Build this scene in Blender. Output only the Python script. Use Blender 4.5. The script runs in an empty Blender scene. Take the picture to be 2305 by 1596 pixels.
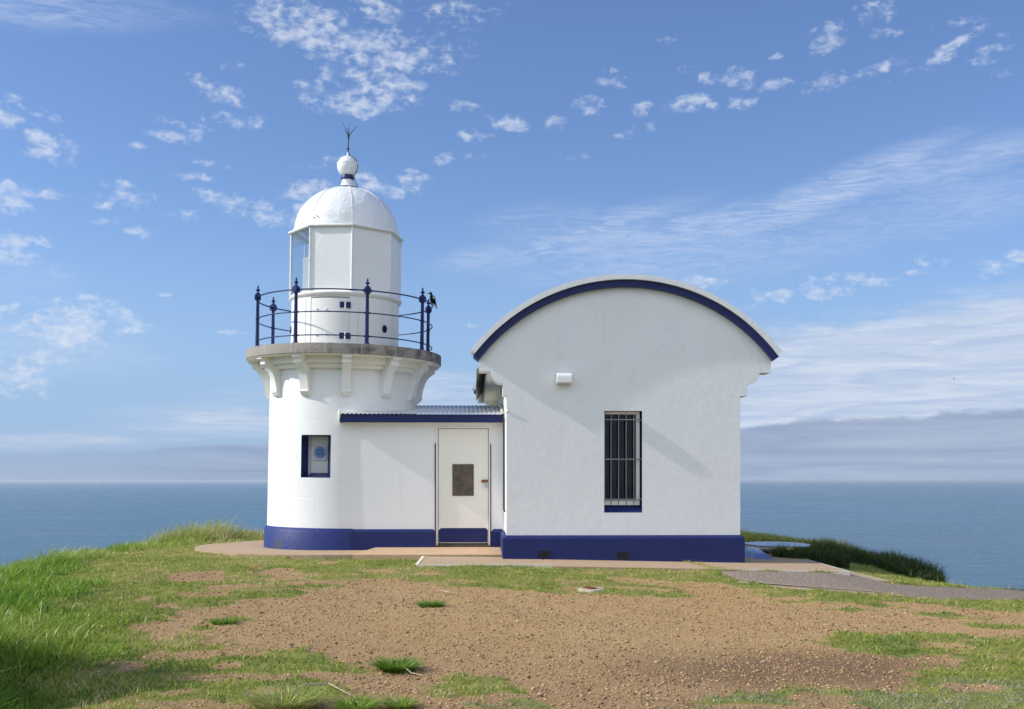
import bpy, math, random
import numpy as np
from mathutils import Vector, Matrix
from mathutils.geometry import tessellate_polygon

random.seed(7)
rng = np.random.default_rng(11)
R = math.radians
scene = bpy.context.scene

# ------------------------------------------------------------------ camera
F = 2500.0          # focal length in pixels of a 2304 px wide frame
PSI = R(1.9)        # small turn to the right
HEYE = 1.21         # eye above the slab in front of the store room
HOR = 1082.0        # horizon row
CX = 1152.0
cam_d = bpy.data.cameras.new("camera")
cam_d.sensor_fit = 'HORIZONTAL'
cam_d.sensor_width = 36.0
cam_d.lens = F / 2304.0 * 36.0
cam_d.shift_x = 0.0
cam_d.shift_y = (HOR - 798.0) / 2304.0
cam_d.clip_start = 0.1
cam_d.clip_end = 120000.0
cam = bpy.data.objects.new("camera", cam_d)
scene.collection.objects.link(cam)
cam.location = (0, 0, HEYE)
cam.rotation_euler = (R(90), 0, -PSI)
scene.camera = cam

# ------------------------------------------------------------------ view settings
scene.view_settings.view_transform = 'Standard'
scene.view_settings.look = 'None'
scene.view_settings.gamma = 1.0
scene.view_settings.exposure = 0.42
try:
    scene.cycles.use_denoising = True
    scene.cycles.max_bounces = 8
    scene.cycles.transparent_max_bounces = 12
except Exception:
    pass

# ------------------------------------------------------------------ sun
AZ_IN = R(4.3)      # how far the light travels away from the camera
EL = R(33.5)
ldir = Vector((math.cos(AZ_IN) * math.cos(EL), math.sin(AZ_IN) * math.cos(EL), -math.sin(EL)))
sd = bpy.data.lights.new("sun", 'SUN')
sd.energy = 3.4
sd.angle = R(0.53)
sd.color = (1.0, 0.955, 0.89)
sun = bpy.data.objects.new("sun", sd)
scene.collection.objects.link(sun)
sun.location = (-30, -5, 30)
sun.rotation_euler = ldir.to_track_quat('-Z', 'Y').to_euler()

# ------------------------------------------------------------------ world: sky and clouds
world = bpy.data.worlds.new("World")
scene.world = world
world.use_nodes = True
wt = world.node_tree
wn, wl = wt.nodes, wt.links
wn.clear()


def N(tree, typ, **kw):
    n = tree.nodes.new(typ)
    for k, v in kw.items():
        setattr(n, k, v)
    return n


def mth(tree, op, a, b=None, c=None, clamp=False):
    n = tree.nodes.new('ShaderNodeMath')
    n.operation = op
    n.use_clamp = clamp
    for i, s in enumerate((a, b, c)):
        if s is None:
            continue
        if isinstance(s, (int, float)):
            n.inputs[i].default_value = s
        else:
            tree.links.new(s, n.inputs[i])
    return n.outputs[0]


def mixc(tree, fac, a, b, blend='MIX'):
    n = tree.nodes.new('ShaderNodeMix')
    n.data_type = 'RGBA'
    n.blend_type = blend
    n.clamp_factor = True
    for i, s in ((0, fac), (6, a), (7, b)):
        if isinstance(s, (int, float)):
            n.inputs[i].default_value = s
        elif isinstance(s, tuple):
            n.inputs[i].default_value = (s[0], s[1], s[2], 1.0)
        else:
            tree.links.new(s, n.inputs[i])
    return n.outputs[2]


def mrange(tree, v, f0, f1, t0, t1, interp='LINEAR'):
    n = tree.nodes.new('ShaderNodeMapRange')
    n.interpolation_type = interp
    n.clamp = True
    tree.links.new(v, n.inputs[0])
    for i, s in zip((1, 2, 3, 4), (f0, f1, t0, t1)):
        if isinstance(s, (int, float)):
            n.inputs[i].default_value = s
        else:
            tree.links.new(s, n.inputs[i])
    return n.outputs[0]


def noise(tree, vec, scale, detail=4, rough=0.55, dist=0.0, dims='3D'):
    n = tree.nodes.new('ShaderNodeTexNoise')
    n.noise_dimensions = dims
    n.inputs['Scale'].default_value = scale
    n.inputs['Detail'].default_value = detail
    n.inputs['Roughness'].default_value = rough
    n.inputs['Distortion'].default_value = dist
    if vec is not None:
        tree.links.new(vec, n.inputs['Vector'])
    return n.outputs[0]


SKY_K = 0.1
sky = N(wt, 'ShaderNodeTexSky', sky_type='NISHITA')
sky.sun_disc = False
sky.sun_elevation = EL
sky.sun_rotation = R(270) - AZ_IN
sky.air_density = 1.0
sky.dust_density = 0.6
sky.ozone_density = 2.2
sky.altitude = 30.0
tc = N(wt, 'ShaderNodeTexCoord')
sep = N(wt, 'ShaderNodeSeparateXYZ')
wl.new(tc.outputs['Generated'], sep.inputs[0])
az = mth(wt, 'ARCTAN2', sep.outputs[0], sep.outputs[1])
el = mth(wt, 'ARCSINE', sep.outputs[2])
q = N(wt, 'ShaderNodeCombineXYZ')
wl.new(az, q.inputs[0])
wl.new(el, q.inputs[1])
Q = q.outputs[0]


def ae(x, y):
    """picture point -> azimuth, elevation of that direction"""
    u = (x - CX) / F
    return PSI + math.atan(u), math.atan((HOR - y) / F * math.cos(math.atan(u)))


def blob_sum(blobs):
    """smooth ellipses round given directions: x, y, half width, half height, tilt in degrees, strength"""
    tot = None
    for (x, y, sx, sy, rot, st) in blobs:
        a, e = ae(x, y)
        m = N(wt, 'ShaderNodeMapping', vector_type='TEXTURE')
        m.inputs['Location'].default_value = (a, e, 0)
        m.inputs['Rotation'].default_value = (0, 0, R(rot))
        m.inputs['Scale'].default_value = (sx / F, sy / F, 1)
        if tot is None:
            wl.new(Q, m.inputs['Vector'])
        else:       # chained, so that the shader is worked out one ellipse after the other
            ch = N(wt, 'ShaderNodeVectorMath', operation='MULTIPLY_ADD')
            wl.new(tot, ch.inputs[0]); ch.inputs[1].default_value = (1e-7, 1e-7, 0)
            wl.new(Q, ch.inputs[2]); wl.new(ch.outputs[0], m.inputs['Vector'])
        ln = N(wt, 'ShaderNodeVectorMath', operation='LENGTH')
        wl.new(m.outputs[0], ln.inputs[0])
        v = mrange(wt, ln.outputs['Value'], 0.25, 1.45, st, 0.0, 'SMOOTHSTEP')
        tot = v if tot is None else mth(wt, 'MAXIMUM', tot, v)
    return tot


def smap(sx, sy, rot=0.0, loc=(0, 0, 0)):
    m = N(wt, 'ShaderNodeMapping')
    m.inputs['Scale'].default_value = (sx, sy, 1)
    m.inputs['Rotation'].default_value = (0, 0, R(rot))
    m.inputs['Location'].default_value = loc
    wl.new(Q, m.inputs['Vector'])
    return m.outputs[0]


# clear-sky colour: Nishita pulled a little towards the deep blue of the photograph
skyb = mixc(wt, 1.0, sky.outputs[0], (0.82, 0.93, 1.165), 'MULTIPLY')

puffs = blob_sum([
    (640, 40, 130, 60, -18, .95), (740, 85, 120, 60, -25, 1.0), (850, 130, 150, 75, 0, 1.0), (840, 215, 120, 45, 12, 1.0),
    (960, 130, 110, 50, 0, .72), (700, 205, 40, 34, 0, .7), (1020, 25, 120, 40, 0, .5), (860, 20, 90, 40, 0, .7),
    (455, 188, 34, 18, -20, .8), (500, 215, 60, 28, -20, .7), (520, 148, 34, 12, 0, .75), (415, 285, 70, 16, -5, .95),
    (400, 305, 62, 16, 0, .85), (520, 268, 70, 22, 0, .7), (318, 332, 34, 10, 0, .8), (15, 266, 44, 26, 0, 1.0),
    (110, 322, 72, 26, -20, .85), (115, 352, 62, 18, -8, .95), (60, 240, 80, 16, -15, .55),
    (35, 425, 60, 18, 0, .9), (100, 438, 50, 12, 0, .9), (20, 460, 50, 30, 0, .8), (235, 452, 44, 18, 12, 1.0),
    (290, 435, 60, 26, -20, .8), (340, 445, 40, 14, 0, .6), (235, 497, 36, 10, 0, .8), (315, 522, 30, 14, 0, .7), (400, 482, 50, 18, 0, .7),
    (25, 545, 46, 22, 0, .85), (25, 578, 60, 22, 0, .95), (85, 540, 44, 16, 0, .75), (135, 610, 50, 18, -20, .6),
    (432, 397, 46, 10, 0, .9), (460, 367, 34, 8, 0, .8), (510, 378, 28, 10, 0, .65), (520, 458, 90, 20, -12, .95), (600, 482, 90, 28, -8, 1.0),
    (690, 432, 76, 26, 8, 1.0), (700, 475, 60, 34, 0, .9), (840, 410, 56, 26, -15, .95), (880, 430, 40, 18, -10, .8), (740, 364, 70, 12, 8, .7), (930, 410, 46, 26, 0, .75),
    (1140, 280, 50, 20, -8, .95), (1000, 356, 40, 16, 8, .85), (1070, 305, 40, 14, 0, .7), (1065, 350, 30, 12, 0, .6), (1040, 240, 46, 16, 0, .55), (1060, 30, 40, 14, 0, .5),
    (1255, 275, 30, 18, 0, .7), (1290, 350, 36, 10, 0, .5), (1320, 235, 50, 22, -10, .8), (1375, 178, 40, 22, -12, .85), (1435, 248, 40, 16, 8, .95), (1405, 302, 30, 10, 0, .55), (1465, 285, 40, 10, 0, .55),
    (1500, 92, 26, 8, 0, .8), (1560, 232, 80, 20, 0, .85), (1665, 230, 40, 14, 0, .8), (1600, 175, 30, 14, 0, .75), (1655, 175, 44, 26, 0, .9), (1545, 158, 26, 10, 0, .5),
    (1750, 190, 40, 14, 10, .75), (1860, 88, 46, 30, 20, .85), (1755, 128, 26, 10, 0, .6), (1975, 28, 46, 28, -10, .8), (1995, 75, 36, 12, 0, .6), (1860, 185, 60, 20, 8, .6), (1990, 150, 70, 16, 10, .7),
    (2070, 150, 60, 14, 20, .6), (2130, 118, 90, 18, 28, .75), (2150, 50, 50, 16, 0, .6), (2200, 138, 40, 12, 0, .5), (2250, 165, 50, 10, 0, .4), (2235, 110, 40, 10, 0, .6), (2275, 76, 30, 8, 0, .5),
    (1740, 666, 62, 20, 0, 1.0), (1830, 650, 46, 24, -25, 1.0), (1890, 655, 46, 12, -5, .95), (1900, 622, 60, 12, 0, .75), (1975, 635, 60, 12, 0, .8), (2090, 588, 46, 14, 0, .8), (2060, 612, 40, 8, 0, .8), (2230, 600, 46, 26, 0, .8), (2300, 575, 50, 14, 0, .85),
    (1570, 632, 46, 12, 0, .75), (1620, 640, 50, 14, 10, .65), (1700, 690, 40, 10, 0, .6), (1605, 592, 14, 8, 0, .7),
    (530, 747, 40, 7, 0, .85), (370, 665, 18, 6, 0, .8), (1045, 733, 30, 6, 0, .6),
    (180, 715, 110, 42, 0, 1.05), (130, 750, 110, 34, 0, 1.05), (270, 735, 70, 22, -5, .95), (210, 672, 50, 10, 0, .9), (30, 700, 60, 24, 0, .6), (200, 775, 60, 20, -10, .8), (90, 800, 90, 18, 0, .85), (40, 850, 90, 40, -8, .9)])
n1 = noise(wt, smap(34, 62, 6), 1.0, 3, 0.5, 0.4, '2D')
n2 = noise(wt, smap(88, 150, 10), 1.0, 5, 0.58, 0.2, '2D')
nn = mth(wt, 'ADD', mth(wt, 'MULTIPLY', n1, 0.42), mth(wt, 'MULTIPLY', n2, 0.58))
thr = mth(wt, 'SUBTRACT', 0.622, mth(wt, 'MULTIPLY', puffs, 0.215))
pa = mrange(wt, mth(wt, 'SUBTRACT', nn, thr), -0.07, 0.25, 0.0, 0.66, 'SMOOTHSTEP')
hazy = mth(wt, 'MULTIPLY', mrange(wt, puffs, 0.55, 1.0, 0, 1), mrange(wt, nn, 0.36, 0.6, 0.0, 0.34))
pa = mth(wt, 'MAXIMUM', pa, hazy)
pa = mth(wt, 'MULTIPLY', pa, mrange(wt, puffs, 0.04, 0.3, 0, 1))

streaks = blob_sum([
    (1240, 510, 150, 46, 0, .5), (1330, 530, 240, 40, 14, .75), (1560, 515, 300, 40, 8, .7), (1850, 440, 280, 40, 19, .8), (2150, 370, 240, 40, 8, .5),
    (1480, 570, 300, 50, 8, .55), (1700, 560, 400, 40, 8, .4), (2000, 500, 380, 60, 12, .35), (1100, 575, 120, 26, 10, .4), (2150, 470, 260, 60, 10, .35), (1600, 610, 300, 30, 4, .35),
    (100, 20, 240, 36, 4, .5), (300, 20, 160, 24, 0, .3), (120, 780, 260, 60, 0, .35), (60, 640, 120, 60, 0, .15)])
w1 = noise(wt, smap(26, 190, -10), 1.0, 7, 0.66, 1.2, '2D')
w2 = noise(wt, smap(8, 30, -10), 1.0, 3, 0.5, 0.5, '2D')
sa = mth(wt, 'MULTIPLY', streaks, mrange(wt, mth(wt, 'ADD', mth(wt, 'MULTIPLY', w1, 0.6), mth(wt, 'MULTIPLY', w2, 0.4)), 0.33, 0.68, 0.12, 0.85, 'SMOOTHSTEP'))

# low cloud bank: white above, blue-grey near the horizon
e_noise = noise(wt, smap(9, 60), 1.0, 6, 0.6, 0.6, '2D')
e_small = noise(wt, smap(60, 150), 1.0, 5, 0.6, 0.3, '2D')
elw = mth(wt, 'ADD', el, mth(wt, 'ADD', mth(wt, 'MULTIPLY', mth(wt, 'SUBTRACT', e_noise, 0.5), 0.035), mth(wt, 'MULTIPLY', mth(wt, 'SUBTRACT', e_small, 0.5), 0.012)))
# top of the white bank as a function of azimuth
A0, E0 = ae(1600, 745)
A1, E1 = ae(2304, 630)
slope = (E1 - E0) / (A1 - A0)
top = mth(wt, 'MULTIPLY_ADD', mth(wt, 'SUBTRACT', az, A0), slope, E0)
bankA = mrange(wt, mth(wt, 'SUBTRACT', top, elw), -0.004, 0.026, 0.0, 1.0, 'SMOOTHSTEP')
azm = mrange(wt, az, ae(880, 800)[0], ae(1560, 800)[0], 0.0, 1.0, 'SMOOTHSTEP')
bankA = mth(wt, 'MULTIPLY', bankA, azm)
streak2 = noise(wt, smap(14, 210, -3), 1.0, 6, 0.6, 0.8, '2D')
bankA = mth(wt, 'MULTIPLY', bankA, mrange(wt, streak2, 0.3, 0.62, 0.74, 0.95))
lowleft = blob_sum([(520, 945, 240, 34, 0, .85), (400, 960, 180, 22, 0, .5), (150, 990, 260, 22, 2, .5), (980, 880, 150, 46, 0, .9), (640, 900, 200, 30, 0, .4)])
bankB = mth(wt, 'MULTIPLY', lowleft, mrange(wt, streak2, 0.3, 0.66, 0.35, 1.0))
white = mth(wt, 'MAXIMUM', bankA, bankB)

# the grey layer that lies on the horizon
G0 = ae(2304, 915)[1]
G1 = ae(300, 1010)[1]
gtop = mth(wt, 'MULTIPLY_ADD', mth(wt, 'SUBTRACT', az, ae(300, 1010)[0]), (G0 - G1) / (ae(2304, 915)[0] - ae(300, 1010)[0]), G1)
gw = mth(wt, 'ADD', el, mth(wt, 'ADD', mth(wt, 'MULTIPLY', mth(wt, 'SUBTRACT', noise(wt, smap(11, 20), 1.0, 6, 0.68, 0.6, '2D'), 0.5), 0.024), 0.0))
gA = mrange(wt, mth(wt, 'SUBTRACT', gtop, gw), -0.001, 0.0045, 0.0, 1.0, 'SMOOTHSTEP')
gfade = mrange(wt, az, ae(150, 1000)[0], ae(650, 1000)[0], 0.25, 0.85, 'SMOOTHSTEP')
gA = mth(wt, 'MULTIPLY', gA, gfade)

K = 0.73 / SKY_K
def kc(r, g, b):
    return (r * K, g * K, b * K)
c = skyb
# behind the camera: unseen bright cloud, added as fill light for the facade
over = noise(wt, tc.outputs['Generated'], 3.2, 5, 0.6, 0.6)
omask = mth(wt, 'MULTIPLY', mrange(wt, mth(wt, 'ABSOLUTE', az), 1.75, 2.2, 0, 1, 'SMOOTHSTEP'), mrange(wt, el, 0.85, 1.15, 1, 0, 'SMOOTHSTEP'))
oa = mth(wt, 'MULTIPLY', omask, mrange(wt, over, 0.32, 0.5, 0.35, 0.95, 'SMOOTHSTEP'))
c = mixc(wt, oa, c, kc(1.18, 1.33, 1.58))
hz = mrange(wt, el, 0.0, 0.26, 0.92, 0.0, 'SMOOTHSTEP')
c = mixc(wt, hz, c, mixc(wt, mrange(wt, el, 0.0, 0.05, 0, 1), kc(0.38, 0.49, 0.68), kc(0.33, 0.51, 0.80)))
c = mixc(wt, sa, c, kc(0.66, 0.75, 0.94))
pcol = mixc(wt, mrange(wt, noise(wt, smap(70, 120, 0, (5, 4, 0)), 1.0, 4, 0.6, 0.3, '2D'), 0.3, 0.7, 0, 1), kc(0.62, 0.71, 0.90), kc(0.84, 0.88, 0.96))
c = mixc(wt, pa, c, pcol)
wvar = mixc(wt, mrange(wt, noise(wt, smap(12, 120, -3, (3, 1, 0)), 1.0, 5, 0.6, 0.6, '2D'), 0.35, 0.65, 0, 1), kc(0.50, 0.60, 0.80), kc(0.68, 0.75, 0.88))
c = mixc(wt, white, c, wvar)
gcol = mixc(wt, mrange(wt, noise(wt, smap(5, 70, -1, (7, 2, 0)), 1.0, 4, 0.55, 0.4, '2D'), 0.35, 0.65, 0, 1), kc(0.30, 0.38, 0.56), kc(0.40, 0.49, 0.66))
c = mixc(wt, gA, c, gcol)
bg = N(wt, 'ShaderNodeBackground')
bg.inputs['Strength'].default_value = SKY_K
wl.new(c, bg.inputs['Color'])
wo = N(wt, 'ShaderNodeOutputWorld')
wl.new(bg.outputs[0], wo.inputs[0])

# ------------------------------------------------------------------ small maths
def at(x, y, Y):
    """point at depth Y that is seen at picture position x, y (used to measure sizes off the photograph)"""
    X = Y * math.tan(PSI + math.atan((x - CX) / F))
    zc = X * math.sin(PSI) + Y * math.cos(PSI)
    return Vector((X, Y, HEYE - (y - HOR) * zc / F))


def zs(X):
    return -0.02 * np.clip(X, 0, 9)


def zg(X, Y):
    """smooth ground height (slab tops are at zs)"""
    X = np.asarray(X, float)
    Y = np.asarray(Y, float)
    return zs(X) - 0.03 - 0.032 * np.clip(15.9 - Y, 0, 30) - 0.10 * np.clip(X - 5.0, 0, 12) * np.clip((Y - 10.5) / 4.0, 0, 1)


def gp(x, y):
    z = -0.1
    for _ in range(12):
        zc = (HEYE - z) * F / (y - HOR)
        xc = (x - CX) / F * zc
        X = xc * math.cos(PSI) + zc * math.sin(PSI)
        Y = -xc * math.sin(PSI) + zc * math.cos(PSI)
        z = 0.5 * z + 0.5 * float(zg(X, Y))
    return X, Y


def _h(ix, iy, seed):
    h = (ix.astype(np.int64) * 374761393 + iy.astype(np.int64) * 668265263 + seed * 1442695041) & 0x7fffffff
    h = ((h ^ (h >> 13)) * 1274126177) & 0x7fffffff
    return ((h ^ (h >> 16)) & 0xffff) / 65535.0


def vn(x, y, seed=0):
    x = np.asarray(x, float); y = np.asarray(y, float)
    ix = np.floor(x); iy = np.floor(y)
    fx = x - ix; fy = y - iy
    fx = fx * fx * (3 - 2 * fx); fy = fy * fy * (3 - 2 * fy)
    a = _h(ix, iy, seed); b = _h(ix + 1, iy, seed); c_ = _h(ix, iy + 1, seed); d = _h(ix + 1, iy + 1, seed)
    return (a + (b - a) * fx) * (1 - fy) + (c_ + (d - c_) * fx) * fy


def fbm(x, y, seed=0, octv=4):
    t = 0; s = 0; am = 1.0; f = 1.0
    for i in range(octv):
        t = t + am * vn(x * f, y * f, seed + i * 17)
        s += am; am *= 0.5; f *= 2.03
    return t / s


def inpoly(px, py, poly):
    ins = np.zeros(px.shape, bool)
    n = len(poly)
    j = n - 1
    for i in range(n):
        xi, yi = poly[i]; xj, yj = poly[j]
        cond = ((yi > py) != (yj > py)) & (px < (xj - xi) * (py - yi) / (yj - yi + 1e-12) + xi)
        ins ^= cond
        j = i
    return ins


def polydist(px, py, poly):
    d = np.full(px.shape, 1e9)
    n = len(poly)
    for i in range(n):
        ax, ay = poly[i]; bx, by = poly[(i + 1) % n]
        dx, dy = bx - ax, by - ay
        t = np.clip(((px - ax) * dx + (py - ay) * dy) / (dx * dx + dy * dy + 1e-12), 0, 1)
        d = np.minimum(d, np.hypot(px - ax - t * dx, py - ay - t * dy))
    return d


# ------------------------------------------------------------------ mesh helpers
class MB:
    def __init__(self):
        self.v = []; self.f = []; self.m = []

    def add(self, vs, fs, mi=0):
        o = len(self.v)
        self.v += [tuple(p) for p in vs]
        self.f += [tuple(i + o for i in f) for f in fs]
        self.m += [mi] * len(fs)
        return self

    def box(self, x0, x1, y0, y1, z0, z1, mi=0, top=None):
        """top: (inset) shrinks the upper face"""
        t = top or 0
        vs = [(x0, y0, z0), (x1, y0, z0), (x1, y1, z0), (x0, y1, z0),
              (x0 + t, y0 + t, z1), (x1 - t, y0 + t, z1), (x1 - t, y1 - t, z1), (x0 + t, y1 - t, z1)]
        fs = [(3, 2, 1, 0), (4, 5, 6, 7), (0, 1, 5, 4), (1, 2, 6, 5), (2, 3, 7, 6), (3, 0, 4, 7)]
        return self.add(vs, fs, mi)

    def prism(self, prof, y0, y1, holes=(), mi=0, caps=True):
        """profile of (x, z) points, counter-clockwise seen from the front (-Y), drawn from y0 (front) to y1"""
        loops = [list(prof)] + [list(h) for h in holes]
        flat = [p for l in loops for p in l]
        n = len(flat)
        vs = [(p[0], y0, p[1]) for p in flat] + [(p[0], y1, p[1]) for p in flat]
        fs = []
        if caps:
            tris = tessellate_polygon([[Vector((p[0], p[1], 0)) for p in l] for l in loops])
            for t in tris:
                a, b, c_ = (flat[i] for i in t)
                ar = (b[0] - a[0]) * (c_[1] - a[1]) - (b[1] - a[1]) * (c_[0] - a[0])
                t = tuple(t) if ar > 0 else tuple(reversed(t))
                fs.append(t)
                fs.append(tuple(i + n for i in reversed(t)))
        o = 0
        for l in loops:
            k = len(l)
            for i in range(k):
                a = o + i; b = o + (i + 1) % k
                fs.append((b, a, a + n, b + n))
            o += k
        return self.add(vs, fs, mi)

    def lathe(self, prof, segs=64, a0=0.0, a1=360.0, c=(0, 0), mi=0, closed_prof=False, skip=None):
        """profile (r, z); angle measured from -Y towards +X"""
        full = abs(a1 - a0) > 359.9
        na = segs if full else segs + 1
        vs = []
        for i in range(na):
            a = R(a0 + (a1 - a0) * i / segs)
            s, co = math.sin(a), -math.cos(a)
            for (r, z) in prof:
                vs.append((c[0] + r * s, c[1] + r * co, z))
        fs = []
        k = len(prof)
        kk = k if closed_prof else k - 1
        for i in range(segs):
            j = (i + 1) % na
            for p in range(kk):
                if skip and skip(i, p):
                    continue
                p2 = (p + 1) % k
                fs.append((i * k + p, j * k + p, j * k + p2, i * k + p2))
        return self.add(vs, fs, mi)

    def tube(self, pts, r, segs=8, mi=0, closed=False):
        pts = [Vector(p) for p in pts]
        n = len(pts)
        rs = r if isinstance(r, (list, tuple)) else [r] * n
        vs = []; fs = []
        up0 = Vector((0.0123, 0.031, 1)).normalized()
        for i, p in enumerate(pts):
            if closed:
                t = pts[(i + 1) % n] - pts[i - 1]
            else:
                t = pts[min(i + 1, n - 1)] - pts[max(i - 1, 0)]
            t.normalize()
            up = up0 if abs(t.dot(up0)) < 0.95 else Vector((1, 0, 0))
            a = t.cross(up).normalized(); b = a.cross(t).normalized()
            for k in range(segs):
                th = 2 * math.pi * k / segs
                vs.append(p + (a * math.cos(th) + b * math.sin(th)) * rs[i])
        for i in range(n if closed else n - 1):
            j = (i + 1) % n
            for k in range(segs):
                k2 = (k + 1) % segs
                fs.append((i * segs + k, i * segs + k2, j * segs + k2, j * segs + k))
        if not closed:
            fs.append(tuple(range(segs - 1, -1, -1)))
            fs.append(tuple((n - 1) * segs + k for k in range(segs)))
        return self.add(vs, fs, mi)

    def ball(self, c, r, seg=12, ring=8, sc=(1, 1, 1), mi=0):
        vs = []; fs = []
        for i in range(ring + 1):
            ph = math.pi * i / ring
            for k in range(seg):
                th = 2 * math.pi * k / seg
                vs.append((c[0] + r * sc[0] * math.sin(ph) * math.cos(th), c[1] + r * sc[1] * math.sin(ph) * math.sin(th), c[2] + r * sc[2] * math.cos(ph)))
        for i in range(ring):
            for k in range(seg):
                k2 = (k + 1) % seg
                fs.append((i * seg + k, (i + 1) * seg + k, (i + 1) * seg + k2, i * seg + k2))
        return self.add(vs, fs, mi)

    def build(self, name, mat, parent=None, origin=(0, 0, 0), smooth=None, bevel=0.0, bseg=2):
        me = bpy.data.meshes.new(name)
        vs = [(a - origin[0], b - origin[1], c_ - origin[2]) for a, b, c_ in self.v]
        me.from_pydata(vs, [], self.f)
        mats = mat if isinstance(mat, (list, tuple)) else [mat]
        for m_ in mats:
            me.materials.append(m_)
        if len(mats) > 1:
            me.polygons.foreach_set('material_index', self.m)
        me.validate()
        me.update()
        if smooth:
            me.polygons.foreach_set('use_smooth', [True] * len(me.polygons))
            me.set_sharp_from_angle(angle=R(smooth))
        o = bpy.data.objects.new(name, me)
        scene.collection.objects.link(o)
        if parent is not None:
            o.parent = parent
        elif origin != (0, 0, 0):
            o.location = origin
        if bevel > 0:
            b = o.modifiers.new('bevel', 'BEVEL')
            b.width = bevel; b.segments = bseg; b.limit_method = 'ANGLE'; b.angle_limit = R(40)
            b.harden_normals = False
        return o


def empty(name, loc, rot=(0, 0, 0)):
    o = bpy.data.objects.new(name, None)
    scene.collection.objects.link(o)
    o.location = loc
    o.rotation_euler = rot
    o.empty_display_size = 0.3
    return o


def tag(o, label=None, cat=None, group=None, kind=None):
    if label: o['label'] = label
    if cat: o['category'] = cat
    if group: o['group'] = group
    if kind: o['kind'] = kind
    return o


def copy_tree(o, parent=None):
    c_ = o.copy()
    scene.collection.objects.link(c_)
    if parent is not None:
        c_.parent = parent
    for ch in [x for x in scene.objects if x.parent == o]:
        copy_tree(ch, c_)
    return c_


# ------------------------------------------------------------------ materials
def mat(name, col, rough=0.6, spec=0.4, metal=0.0):
    m = bpy.data.materials.new(name)
    m.use_nodes = True
    b = m.node_tree.nodes['Principled BSDF']
    b.inputs['Base Color'].default_value = (*col, 1)
    b.inputs['Roughness'].default_value = rough
    b.inputs['Specular IOR Level'].default_value = spec
    b.inputs['Metallic'].default_value = metal
    return m, m.node_tree, b


def objc(t):
    return N(t, 'ShaderNodeTexCoord').outputs['Object']


def geop(t):
    return N(t, 'ShaderNodeNewGeometry').outputs['Position']


def bump(t, b, h, strength=0.3, dist=0.01, prev=None):
    n = N(t, 'ShaderNodeBump')
    n.inputs['Strength'].default_value = strength
    n.inputs['Distance'].default_value = dist
    t.links.new(h, n.inputs['Height'])
    if prev is not None:
        t.links.new(prev, n.inputs['Normal'])
    t.links.new(n.outputs[0], b.inputs['Normal'])
    return n.outputs[0]


def plaster(name, col, col2, rough=0.42, b1=0.35, joints=None, stain=0.35, spec=0.45, b2=0.5):
    m, t, b = mat(name, col, rough, spec)
    P = objc(t)
    big = noise(t, P, 1.3, 4, 0.6)
    fine = noise(t, P, 55, 3, 0.6)
    mid = noise(t, P, 9, 5, 0.65)
    cc = mixc(t, mrange(t, big, 0.35, 0.7, 0, stain), col, col2)
    spots = mrange(t, noise(t, P, 23, 2, 0.5), 0.74, 0.8, 0, 0.16)
    cc = mixc(t, spots, cc, (col[0] * .72, col[1] * .68, col[2] * .6))
    stm = N(t, 'ShaderNodeMapping'); stm.inputs['Scale'].default_value = (7, 7, 0.55); t.links.new(P, stm.inputs[0])
    streak = mrange(t, noise(t, stm.outputs[0], 1.0, 6, 0.65), 0.58, 0.80, 0.0, 0.30)
    cc = mixc(t, streak, cc, (col[0] * .74, col[1] * .71, col[2] * .64))
    t.links.new(cc, b.inputs['Base Color'])
    n0 = bump(t, b, mid, b1, 0.012)
    n1_ = bump(t, b, fine, b2, 0.0022, n0)
    # trowel marks: ridges
    mus = noise(t, P, 3.2, 6, 0.7, 1.6)
    ridge = mrange(t, mth(t, 'ABSOLUTE', mth(t, 'SUBTRACT', mus, 0.5)), 0.0, 0.02, 1.0, 0.0, 'SMOOTHSTEP')
    patch = mrange(t, noise(t, P, 1.7, 3, 0.5), 0.5, 0.62, 0, 1)
    bump(t, b, mth(t, 'MULTIPLY', ridge, patch), 0.4, 0.006, n1_)
    rv = mrange(t, big, 0.3, 0.7, rough - 0.06, rough + 0.1)
    t.links.new(rv, b.inputs['Roughness'])
    return m


WHITE = (0.80, 0.80, 0.785)
m_white = plaster('white_render', WHITE, (0.74, 0.73, 0.70), b1=0.40, b2=0.6)
m_whites = plaster('white_paint_smooth', (0.80, 0.795, 0.77), (0.75, 0.735, 0.68), 0.35, 0.1, b2=0.2)
m_cream = plaster('white_paint_cream', (0.80, 0.775, 0.70), (0.78, 0.74, 0.64), 0.45, 0.12, b2=0.25)
m_blue = plaster('blue_paint', (0.012, 0.022, 0.115), (0.009, 0.016, 0.085), 0.5, 0.5, spec=0.3)
m_blues = plaster('blue_paint_smooth', (0.012, 0.021, 0.105), (0.009, 0.015, 0.08), 0.42, 0.06, spec=0.3, b2=0.1)


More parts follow.
